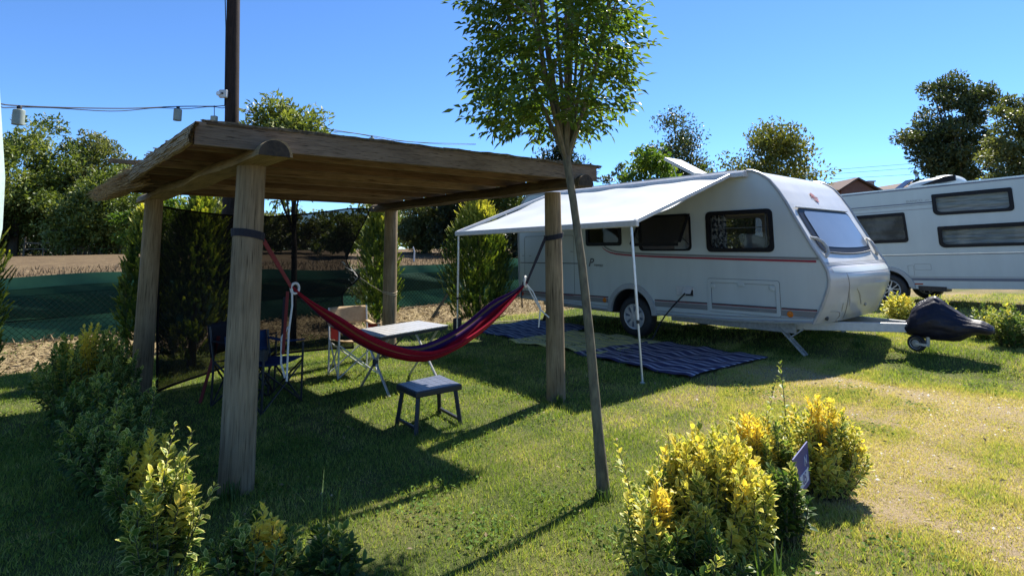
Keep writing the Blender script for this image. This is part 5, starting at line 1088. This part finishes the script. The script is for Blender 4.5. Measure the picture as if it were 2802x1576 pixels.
# ------------------------------------------------------------------ feather flag at the left edge
fg = empty('feather_flag', (-4.5, 4.2, 0)); tag(fg, 'pale mint feather flag cut off by the left edge', 'flag')
edge = [(-3.85, .95), (-3.85, 1.45), (-3.835, 1.62), (-3.845, 2.0), (-3.89, 2.4), (-3.93, 2.75), (-3.965, 2.98), (-4.0, 3.12), (-4.10, 3.20), (-4.25, 3.22), (-4.38, 3.16)]
mb = MB(); mb.add([(x, 4.2+.03*math.sin(i*.8)*(k == 0)+.02*k, z) for i, (x, z) in enumerate(edge) for k, x in enumerate((x, -4.42))], [(2*i, 2*i+1, 2*i+3, 2*i+2) for i in range(len(edge)-1)]); mb.build('cloth', MT['mint'], fg, smooth=True)
MB().tube([(-4.44, 4.22, 0), (-4.43, 4.22, 2.6), (-4.36, 4.22, 3.15), (-4.2, 4.21, 3.24), (-4.05, 4.2, 3.18)], [.014, .012, .009, .007, .006], 8).build('pole', MT['darkmetal'], fg, smooth=True)

# ------------------------------------------------------------------ shrubs
GS, GL, GD_ = 'golden shrubs in front of the lawn', 'shrubs along the left side of the pitch', 'small shrubs behind the drawbar'
euonymus('shrub', 'sparse golden shrub with tall thin shoots at the foot of the young tree', (.60, 2.62, 0), .42, .17, .15, 34, .043, .62, 11, gold=[(.04, -.02, .07)], extra=[((-.04, .06, 0), (-.13, .12, .56), .62), ((-.02, .05, .0), (-.11, .16, .47), .60), ((.06, .05, 0), (.06, .1, .50), .6)], group=GS)
euonymus('shrub', 'big dense yellow-green shrub in the foreground, left of the blue sign', (.93, 2.82, 0), .57, .30, .26, 170, .044, .66, 12, group=GS, topgold=.42, extra=[((-.1, .1, 0), (-.17, .1, .58), .6)])
euonymus('shrub', 'tall shrub with an orange-gold clump, directly behind the blue sign', (1.38, 3.32, 0), .54, .25, .20, 90, .040, .48, 13, gold=[(-.06, -.05, .10)], extra=[((.12, .05, 0), (.20, .12, .76), .35), ((.1, .05, 0), (.17, .12, .66), .42)], group=GS, topgold=.4)
euonymus('shrub', 'rounded golden shrub at the right end of the foreground group', (1.80, 3.48, 0), .54, .26, .25, 140, .038, .66, 14, gold=[(.0, -.02, .10)], group=GS, topgold=.35)
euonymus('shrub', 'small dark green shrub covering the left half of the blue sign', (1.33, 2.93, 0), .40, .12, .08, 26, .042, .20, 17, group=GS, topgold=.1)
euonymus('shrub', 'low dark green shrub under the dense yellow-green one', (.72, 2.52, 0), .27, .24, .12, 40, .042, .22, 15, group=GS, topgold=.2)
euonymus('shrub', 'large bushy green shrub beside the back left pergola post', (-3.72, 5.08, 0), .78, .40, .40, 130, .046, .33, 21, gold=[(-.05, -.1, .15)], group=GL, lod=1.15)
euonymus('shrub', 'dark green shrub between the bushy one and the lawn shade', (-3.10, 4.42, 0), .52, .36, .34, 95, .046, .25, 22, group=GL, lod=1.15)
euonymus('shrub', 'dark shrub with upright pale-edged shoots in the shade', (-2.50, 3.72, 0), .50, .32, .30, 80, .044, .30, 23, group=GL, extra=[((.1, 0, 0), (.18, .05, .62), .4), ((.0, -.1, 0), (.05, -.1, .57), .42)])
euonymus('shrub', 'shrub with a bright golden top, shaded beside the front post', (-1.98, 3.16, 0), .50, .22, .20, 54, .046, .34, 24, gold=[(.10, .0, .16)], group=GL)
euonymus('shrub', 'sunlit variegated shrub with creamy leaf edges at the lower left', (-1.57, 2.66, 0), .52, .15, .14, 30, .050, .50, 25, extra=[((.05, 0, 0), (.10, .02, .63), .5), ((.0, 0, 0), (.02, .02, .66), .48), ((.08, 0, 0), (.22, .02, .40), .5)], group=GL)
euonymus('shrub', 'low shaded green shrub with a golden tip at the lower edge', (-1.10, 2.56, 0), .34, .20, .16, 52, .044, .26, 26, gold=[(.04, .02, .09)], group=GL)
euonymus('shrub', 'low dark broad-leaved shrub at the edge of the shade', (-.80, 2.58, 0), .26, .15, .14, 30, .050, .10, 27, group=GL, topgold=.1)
euonymus('shrub', 'small green bush on the grass right of the hitch cover', (6.30, 7.30, .12), .56, .26, .26, 60, .055, .32, 31, group=GD_, lod=1.6)
euonymus('shrub', 'small green bush behind the tip of the hitch cover', (6.55, 7.98, .12), .50, .22, .22, 46, .055, .34, 32, group=GD_, lod=1.6)
euonymus('shrub', 'small golden bush in front of the second caravan wheel', (6.30, 9.35, .13), .52, .30, .28, 60, .06, .64, 33, group=GD_, lod=1.7)
euonymus('shrub', 'small pale green bush between the nose cover and the second wheel', (6.75, 9.15, .13), .50, .26, .24, 46, .06, .42, 34, group=GD_, lod=1.7)
# long grass stalks by the lower shrubs
def tuft(label, x, y, n, h, seed):
    rd = random.Random(seed); mb = MB()
    for i in range(n):
        a = rd.uniform(0, 6.28); L = h*rd.uniform(.5, 1.1); d = Vector((math.cos(a), math.sin(a), 0))*L*rd.uniform(.1, .6); p = Vector((x+rd.uniform(-.05, .05), y+rd.uniform(-.05, .05), 0)); s = Vector((-math.sin(a), math.cos(a), 0))*.004
        q = p+d*.4+Z*L*.6; e = p+d+Z*L*rd.uniform(.75, 1); mb.add([p-s, p+s, q+s*.8, q-s*.8, e], [(0, 1, 2, 3), (3, 2, 4)])
    me_ = mb.build('grass_tuft', MT['tuft'], fix=False, origin=(x, y, 0)); tag(me_, label, 'grass tuft', 'uncut grass tufts')
MT['tuft'] = leafmat('tuft_blade', [(0, (.07, .12, .03)), (1, (.12, .17, .05))], .35)
tuft('tall thin grass stalks beside the low shaded shrub', -.86, 2.78, 14, .48, 3); tuft('uncut grass round the foot of the front left post', -1.66, 3.46, 46, .13, 4); tuft('green grass blades at the bottom edge under the sunlit shrub', -1.40, 2.44, 40, .20, 5)
tuft('uncut grass tuft at the foot of the front right post', .42, 5.40, 40, .14, 6); tuft('grass growing round the base of the young tree', .52, 3.45, 34, .10, 8); tuft('grass blades sticking out of the big yellow-green shrub', 1.05, 2.52, 22, .30, 9)
tuft('weeds growing beside the small drawbar wheel', 5.25, 7.30, 60, .22, 10); tuft('tall weeds below the front corner of the caravan', 4.62, 7.72, 90, .26, 12)

# ------------------------------------------------------------------ young ash tree in front
yt = empty('young_tree', (.514, 3.527, 0)); tag(yt, 'slim young ash tree with a leafy crown in front of the pergola', 'tree')
tm = MB(); tp_ = [Vector((.528, 3.50, -.04)), Vector((.505, 3.53, .35)), Vector((.475, 3.58, .9)), Vector((.445, 3.65, 1.35)), Vector((.405, 3.71, 1.75)), Vector((.369, 3.76, 2.06))]
tm.tube(tp_, [.042, .031, .028, .0265, .025, .027], 14)
fork = tp_[-1]; tips = []
rd = random.Random(5)
for k in range(13):
    a = k*2.4; sp_ = rd.uniform(.16, .62); top = fork+Vector((math.cos(a)*sp_-.02, math.sin(a)*sp_, rd.uniform(.9, 2.3)*(1.05-.5*sp_)))
    s0 = fork-Z*rd.uniform(0, .08); mid = s0.lerp(top, .4)+Vector((math.cos(a), math.sin(a), 0))*.09*sp_
    bp_ = [s0, s0.lerp(mid, .55), mid, mid.lerp(top, .5), top]; tm.tube(bp_, [.017, .014, .011, .008, .003], 6, False); tips.append(bp_)
    for j in range(5):
        f = rd.uniform(.25, .95); q0 = mid.lerp(top, f) if f > .5 else s0.lerp(mid, f*2); a2 = a+rd.uniform(-1.3, 1.3); q1 = q0+Vector((math.cos(a2)*.32, math.sin(a2)*.32, rd.uniform(.05, .30))); tm.tube([q0, q0.lerp(q1, .5)+Z*.02, q1], [.006, .0045, .002], 5, False)
tm.build('trunk', MT['youngbark'], yt, smooth=True)
nr = 1900; cx, cy = .275, 3.78
z_ = 2.26+2.34*RNG.random(nr)**1.0
rad_ = .56*np.interp(z_, [2.2, 2.35, 2.55, 2.8, 3.3, 3.9, 4.3, 4.6], [.62, .86, .95, 1.0, 1.02, .95, .7, .25])
q_ = np.sqrt(RNG.random(nr)*.82+.18*RNG.random(nr)); th = RNG.random(nr)*2*np.pi; lump = 1+.11*np.sin(3*th+2.3*z_)+.07*np.sin(5*th-4*z_)
Cc = np.stack([cx+rad_*lump*q_*np.cos(th), cy+rad_*lump*q_*np.sin(th), z_], -1)
out = np.stack([np.cos(th), np.sin(th), 0*th], -1); rax = unit(out*(.35+.6*q_)[:, None]+np.array([0, 0, .0])+RNG.normal(0, .35, (nr, 3))+np.array([0, 0, -.12]))
# slightly open windows of sky
hole = (np.sin(7*Cc[:, 0]+3*Cc[:, 2])+np.sin(5.5*Cc[:, 2]-6*Cc[:, 1]+1)) < -1.45
Cc, rax, out, th = Cc[~hole], rax[~hole], out[~hole], th[~hole]; nr = len(Cc)
nl = 9; k = np.repeat(np.arange(nr), nl); j = np.tile(np.arange(nl), nr); sd = unit(np.cross(rax, np.array([0, 0, 1.0])+RNG.normal(0, .3, (nr, 3))))
sgn = np.where(j % 2 == 0, 1, -1); f = (j//2)/4.0; RL = .17*(.7+.6*RNG.random(nr))
Pp = Cc[k]+rax[k]*(RL[k]*f)[:, None]; Dd = np.where((j == 8)[:, None], rax[k], rax[k]*.45+sd[k]*sgn[:, None]*.9)+RNG.normal(0, .12, (nr*nl, 3))+np.array([0, 0, -.22])
Nn = np.cross(rax, sd)[k]*np.sign(np.cross(rax, sd)[k][:, 2:3]+1e-6)+RNG.normal(0, .3, (nr*nl, 3))
leaves('crown', Pp, Dd, Nn, (.072*(.65+.6*RNG.random(nr*nl))), .027*(.8+.4*RNG.random(nr*nl)), .40+.20*RNG.random(nr)[k]+RNG.normal(0, .13, nr*nl), MT['ash'], yt, .18, .15)

# ------------------------------------------------------------------ garden trees near the fence
GC = 'cypresses along the fence'
conifer('cypress_tree', 'cypress coloured with sunlit gold tips, rising behind the back right pergola post', (-2.34, 9.95, 0), 2.42, .33, 9000, .075, 3, .46, GC)
conifer('cypress_tree', 'tall broad cypress under the far corner of the awning', (-.66, 10.75, 0), 2.42, .60, 15000, .080, 4, .48, GC)
conifer('cypress_tree', 'dark cypress seen through the left part of the black screen', (-4.05, 7.28, 0), 2.15, .46, 11000, .070, 5, .10, GC)
conifer('cypress_tree', 'cypress half hidden behind the back left pergola post', (-4.78, 7.35, 0), 1.98, .25, 6000, .070, 6, .30, GC)
conifer('cypress_tree', 'cypress with only its branch tips reaching in at the left edge', (-4.92, 4.95, 0), 2.05, .42, 8000, .070, 8, .30, GC)
tree('fruit_tree', 'small fruit tree with a thin dark trunk behind the black screen', (-3.38, 8.85, 0), [(-3.62, 8.85, 3.35, .62, .55, .52), (-3.95, 8.8, 2.95, .5, .45, .5), (-3.2, 8.9, 2.85, .60, .5, .6), (-3.45, 8.85, 2.55, .62, .5, .45)], 12000, .085, 'leafmid', .045, group='broadleaf trees', spread=.5, shell=.3, limbs=12, clumps=90, bark='pole', rndbias=.12)
tree('shrub_tree', 'grey leafless-looking shrub seen through the black screen by the fence', (-2.95, 11.1, .05), [(-2.9, 11.1, .95, .35, .3, .75)], 1600, .06, 'leafbrown', .02, 'shrub', spread=.4, limbs=10, clumps=30)

# ------------------------------------------------------------------ trees and scrub beyond
GB = 'background trees'
def bt(name, label, x, y, zt, r, n, L, leaf, tr=.16, low=.25, kind='round', **kw):
    kw.setdefault('spread', .42 if kind == 'full' else .34); kw.setdefault('shell', .35); kw['clumps'] = int(kw.get('clumps', 60)*1.5); n = int(n*2.2); L = L*1.05
    z0 = float(hz(x, y)); H = zt-z0
    if kind == 'round': bl = [(x, y, z0+H*.66, r*.86, r*.86, H*.33), (x-.35*r, y, z0+H*.46, r*.70, r*.7, H*.28), (x+.4*r, y, z0+H*.48, r*.66, r*.7, H*.26), (x+.05*r, y, z0+H*.86, r*.5, r*.5, H*.14)]
    elif kind == 'full': bl = [(x, y, z0+H*.62, r*.95, r*.9, H*.38), (x-.3*r, y, z0+H*.30, r*.85, r*.8, H*.30), (x+.35*r, y, z0+H*.32, r*.80, r*.8, H*.30), (x+.1*r, y, z0+H*.86, r*.5, r*.5, H*.14)]
    elif kind == 'tall': bl = [(x+.1*r, y, z0+H*.78, r*.72, r*.7, H*.22), (x-.25*r, y, z0+H*.58, r*.75, r*.7, H*.2), (x+.3*r, y, z0+H*.50, r*.66, r*.7, H*.2), (x-.15*r, y, z0+H*.34, r*.8, r*.7, H*.16), (x+.1*r, y, z0+H*.20, r*.7, r*.7, H*.14)]
    return tree(name, label, (x, y, z0), bl, n, L, leaf, tr, 'tree', GB, **kw)
bt('broadleaf_tree', 'biggest dark green tree at the far left, under the lantern', -37.2, 42, 11.6, 5.2, 12000, .30, 'leafmid', .3, kind='full', spread=.30, clumps=110)
bt('broadleaf_tree', 'rounder lighter grey-green tree right of the biggest left one', -34.3, 45, 11.5, 3.0, 8000, .28, 'leafolive', .25, kind='full', clumps=80)
bt('broadleaf_tree', 'lower green tree sloping down towards the pergola roof', -29.0, 40, 7.4, 3.6, 8000, .27, 'leafmid', .22, kind='full', clumps=80)
bt('broadleaf_tree', 'dark spreading tree low at the left edge of the field', -40.5, 39, 7.0, 4.2, 7000, .28, 'leafdark', .25, kind='full', clumps=60)
bt('broadleaf_tree', 'yellow-green bush seen between the left posts under the roof', -22.5, 36, 4.9, 2.6, 5000, .22, 'leafbright', .14, kind='full', clumps=60)
bt('broadleaf_tree', 'pale distant tree seen left of the front post under the roof', -23.8, 44, 5.9, 3.0, 5000, .25, 'leafolive', .16, kind='full', clumps=60)
bt('broadleaf_tree', 'olive green tree framed right of the back right post', -5.9, 38, 5.0, 2.0, 5500, .21, 'leafolive', .16, kind='full', clumps=60)
bt('conifer_tree', 'almost black conifer between the olive tree and the awning', -3.5, 36, 5.9, 1.5, 6500, .22, 'leafdark', .16, kind='full', clumps=60)
bt('broadleaf_tree', 'mid green tree above the far end of the awning', -1.0, 40, 6.6, 2.6, 6500, .24, 'leafmid', .18, kind='full', clumps=70)
bt('broadleaf_tree', 'dark tree behind the trunk of the young ash', 2.95, 35, 8.4, 1.95, 6500, .22, 'leafdark', .2, kind='full', clumps=70)
bt('broadleaf_tree', 'sparse brownish tree with bare twigs behind the roof vent', 11.4, 38, 10.9, 2.7, 4600, .21, 'leafbrown', .2, spread=.42, limbs=26, clumps=70)
bt('broadleaf_tree', 'bright yellow-green tree just left of the opened roof vent', 5.5, 22, 5.2, 1.45, 5600, .20, 'leafbright', .12, kind='full', clumps=60, droop=.4)
bt('broadleaf_tree', 'small greyish tree left of the bright yellow-green one', 4.55, 24, 5.0, 1.0, 2600, .16, 'leafbrown', .1, kind='full', clumps=40)
bt('broadleaf_tree', 'rounded golden-green tree rising behind the caravan front', 12.2, 26, 7.35, 2.15, 9000, .19, 'leafgold', .2, kind='full', clumps=110, shell=.45)
bt('broadleaf_tree', 'light green low tree between the sparse and the golden-green tree', 10.6, 31, 5.9, 1.2, 2600, .18, 'leafmid', .1, kind='full', clumps=36)
bt('broadleaf_tree', 'tall dark tree with visible trunk behind the second caravan', 24.0, 30, 11.1, 2.9, 13000, .20, 'leafbrown', .22, kind='tall', spread=.30, limbs=26, clumps=120, trunk_h=8)
bt('broadleaf_tree', 'feathery light green tree at the right edge', 20.6, 22, 7.6, 1.9, 7000, .17, 'leafolive', .12, spread=.28, limbs=16, clumps=80, droop=.3)
bt('broadleaf_tree', 'small green tree beside the satellite dish', 27.9, 36, 6.7, 1.9, 3600, .18, 'leafmid', .1, kind='full', clumps=40)
for i, (x, y, zt, r, lf, lb) in enumerate(((-17.5, 33, 3.6, 2.4, 'leafdark', 'dark scrub seen through the left half of the black screen'), (-13.2, 34, 3.9, 2.6, 'leafolive', 'grey-green scrub seen through the middle of the black screen'), (-9.4, 32, 3.4, 2.2, 'leafmid', 'green scrub seen through the right edge of the black screen'), (1.0, 30, 3.6, 2.4, 'leafdark', 'dark scrub behind the far end of the awning'), (4.2, 33, 4.0, 2.6, 'leafdark', 'dark scrub between the awning and the bright tree'), (8.0, 34, 4.2, 2.6, 'leafmid', 'green scrub below the sparse tree'), (15.5, 36, 4.4, 2.6, 'leafmid', 'green scrub below the brown house'))):
    bt('field_scrub', lb, x, y, zt, r, 3000, .22, lf, .08, kind='full', clumps=40)
# far wood closing the field: one mass
n = 30000; x = RNG.uniform(-75, 45, n); y = 58+9*RNG.random(n)+3*np.sin(x*.2); zz = hz(x, y)+RNG.random(n)*(4.2+1.5*np.sin(x*.31)+1.0*np.sin(x*.83+1))
tag(leaves('far_wood', np.stack([x, y, zz], -1), rand_dirs(n), rand_dirs(n), .5, .3, RNG.normal(.35, .2, n), MT['leafmid'], None), 'far hazy green wood closing the field', 'wood', kind='stuff')
# scrub that closes the base of the left wood
n = 9000; x = RNG.uniform(-48, -20, n); y = 46+6*RNG.random(n); zz = hz(x, y)+RNG.random(n)*3.2
tag(leaves('undergrowth', np.stack([x, y, zz], -1), rand_dirs(n), rand_dirs(n), .38, .24, RNG.normal(.2, .12, n), MT['leafdark'], None), 'dark undergrowth below the trees at the left of the field', 'undergrowth', kind='stuff')

# paddock fence under the left trees
pf = empty('paddock_fence', (-31, 40, float(hz(-31, 40)))); tag(pf, 'old wooden paddock fence at the foot of the left trees', 'fence')
zf = lambda x, y=40: float(hz(x, y))
px = [-34.6, -33.2, -31.9, -30.2, -29.9, -28.9, -27.8, -26.8]
for i, x in enumerate(px): MB().tube([(x, 40, zf(x)-.05), (x+.04*(-1)**i, 40, zf(x)+1.15+.2*((i*7) % 3 == 0))], [.07, .055], 7).build('fence_post', MT['weatherpost'], pf, smooth=True)
mb = MB()
for a, b2 in zip(px[:-1], px[1:]):
    mb.bar((a, 40, zf(a)+.95), (b2, 40, zf(b2)+.88), .05, .09); mb.bar((a, 40, zf(a)+.5), (b2, 40, zf(b2)+.52), .04, .06)
mb.build('rail', MT['weatherpost'], pf); MB().bar((-29.9, 39.95, zf(-30)+.1), (-27.8, 39.95, zf(-28)+.95), .06, .10).build('brace', MT['weatherpost'], pf)
tag(MB().tube([(-5.23, 30, float(hz(-5.23, 30))-.02), (-5.2, 30, float(hz(-5.2, 30))+.55), (-5.28, 30, float(hz(-5.2, 30))+.8)], [.05, .04, .03], 7).build('white_stake', MT['whitemetal'], smooth=True, origin=(-5.23, 30, float(hz(-5.2, 30)))), 'thin whitish stake standing in the dry field', 'stake')

# ------------------------------------------------------------------ houses and wires at the right
hs_ = empty('house', (27.4, 45, 0)); tag(hs_, 'brown house with a tiled gable roof behind the caravans', 'house')
def house_part(): 
    x0, x1, y0, y1, ez, rz = 25.9, 29.6, 44, 50, 5.75, 6.80; xm = 27.2
    w = MB(); w.prism([(x0, y0, 0), (29.2, y0, 0), (29.2, y0, 5.35), (xm, y0, 6.55), (x0, y0, 5.85)], (0, y1-y0, 0)); w.build('wall', MT['brick'], hs_)
    w = MB(); w.prism([(x0-.35, y0-.3, 5.72), (xm, y0-.3, 6.72), (29.7, y0-.3, 5.35), (29.7, y0-.3, 5.23), (xm, y0-.3, 6.58), (x0-.35, y0-.3, 5.60)], (0, y1-y0+.6, 0)); ro_ = w.build('roof', MT['rust'], hs_)
    c = MB(); c.box((29.0, 45.2, 5.95), (.45, .45, 1.1)); c.box((29.0, 45.2, 6.53), (.62, .62, .10)); c.build('chimney', MT['concrete'], ro_)
    MB().box((28.3, 43.98, 4.9), (1.0, .06, .8)).build('window', MT['frame'], hs_)
house_part()
h2 = empty('house', (31.5, 45, 0)); tag(h2, 'second house with a solar panel on its brown roof', 'house')
MB().prism([(29.9, 44, 0), (35, 44, 0), (35, 44, 5.4), (32.9, 44, 6.45), (29.9, 44, 5.2)], (0, 6, 0)).build('wall', MT['brick'], h2); MB().prism([(29.5, 43.7, 5.1), (32.9, 43.7, 6.60), (35.4, 43.7, 5.4), (35.4, 43.7, 5.28), (32.9, 43.7, 6.45), (29.5, 43.7, 4.95)], (0, 6.6, 0)).build('roof', MT['rust'], h2)
MB().bar((30.05, 43.6, 5.70), (31.1, 43.6, 6.45), .9, .05, (0, 0, 1)).build('solar_panel', MT['panel'], h2)
MB().bar((31.05, 43.6, 5.9), (31.1, 43.6, 6.42), .05, .05).build('panel_stand', MT['galv'], h2)
sdh = empty('satellite_dish', (31.5, 43.5, 6.6)); tag(sdh, 'round satellite dish on the roof of the second house', 'satellite dish')
MB().lathe([(.0, .06), (.18, .04), (.33, 0), (.33, -.01), (.0, .05)], (31.5, 43.4, 6.95), (-.5, 1, -.25), 20).build('dish', MT['trim'], sdh, smooth=True); MB().tube([(31.5, 43.5, 5.9), (31.5, 43.45, 6.9)], .03, 6).build('mast', MT['galv'], sdh)
for k, (z1, z2, lb) in enumerate(((9.42, 10.06, 'highest overhead wire between the right trees'), (8.98, 9.58, 'middle overhead wire between the right trees'), (8.46, 8.90, 'lowest overhead wire between the right trees'))):
    tag(MB().tube([(28 + (32.7-28), 60, z1) if False else (22, 60, z1-.66), (32.7, 60, z1-.05), (42.6, 60, z2), (60, 60, z2+1.2)], .022, 4).build('overhead_wire', MT['cable'], origin=(36, 60, z1)), lb, 'wire', 'overhead wires')
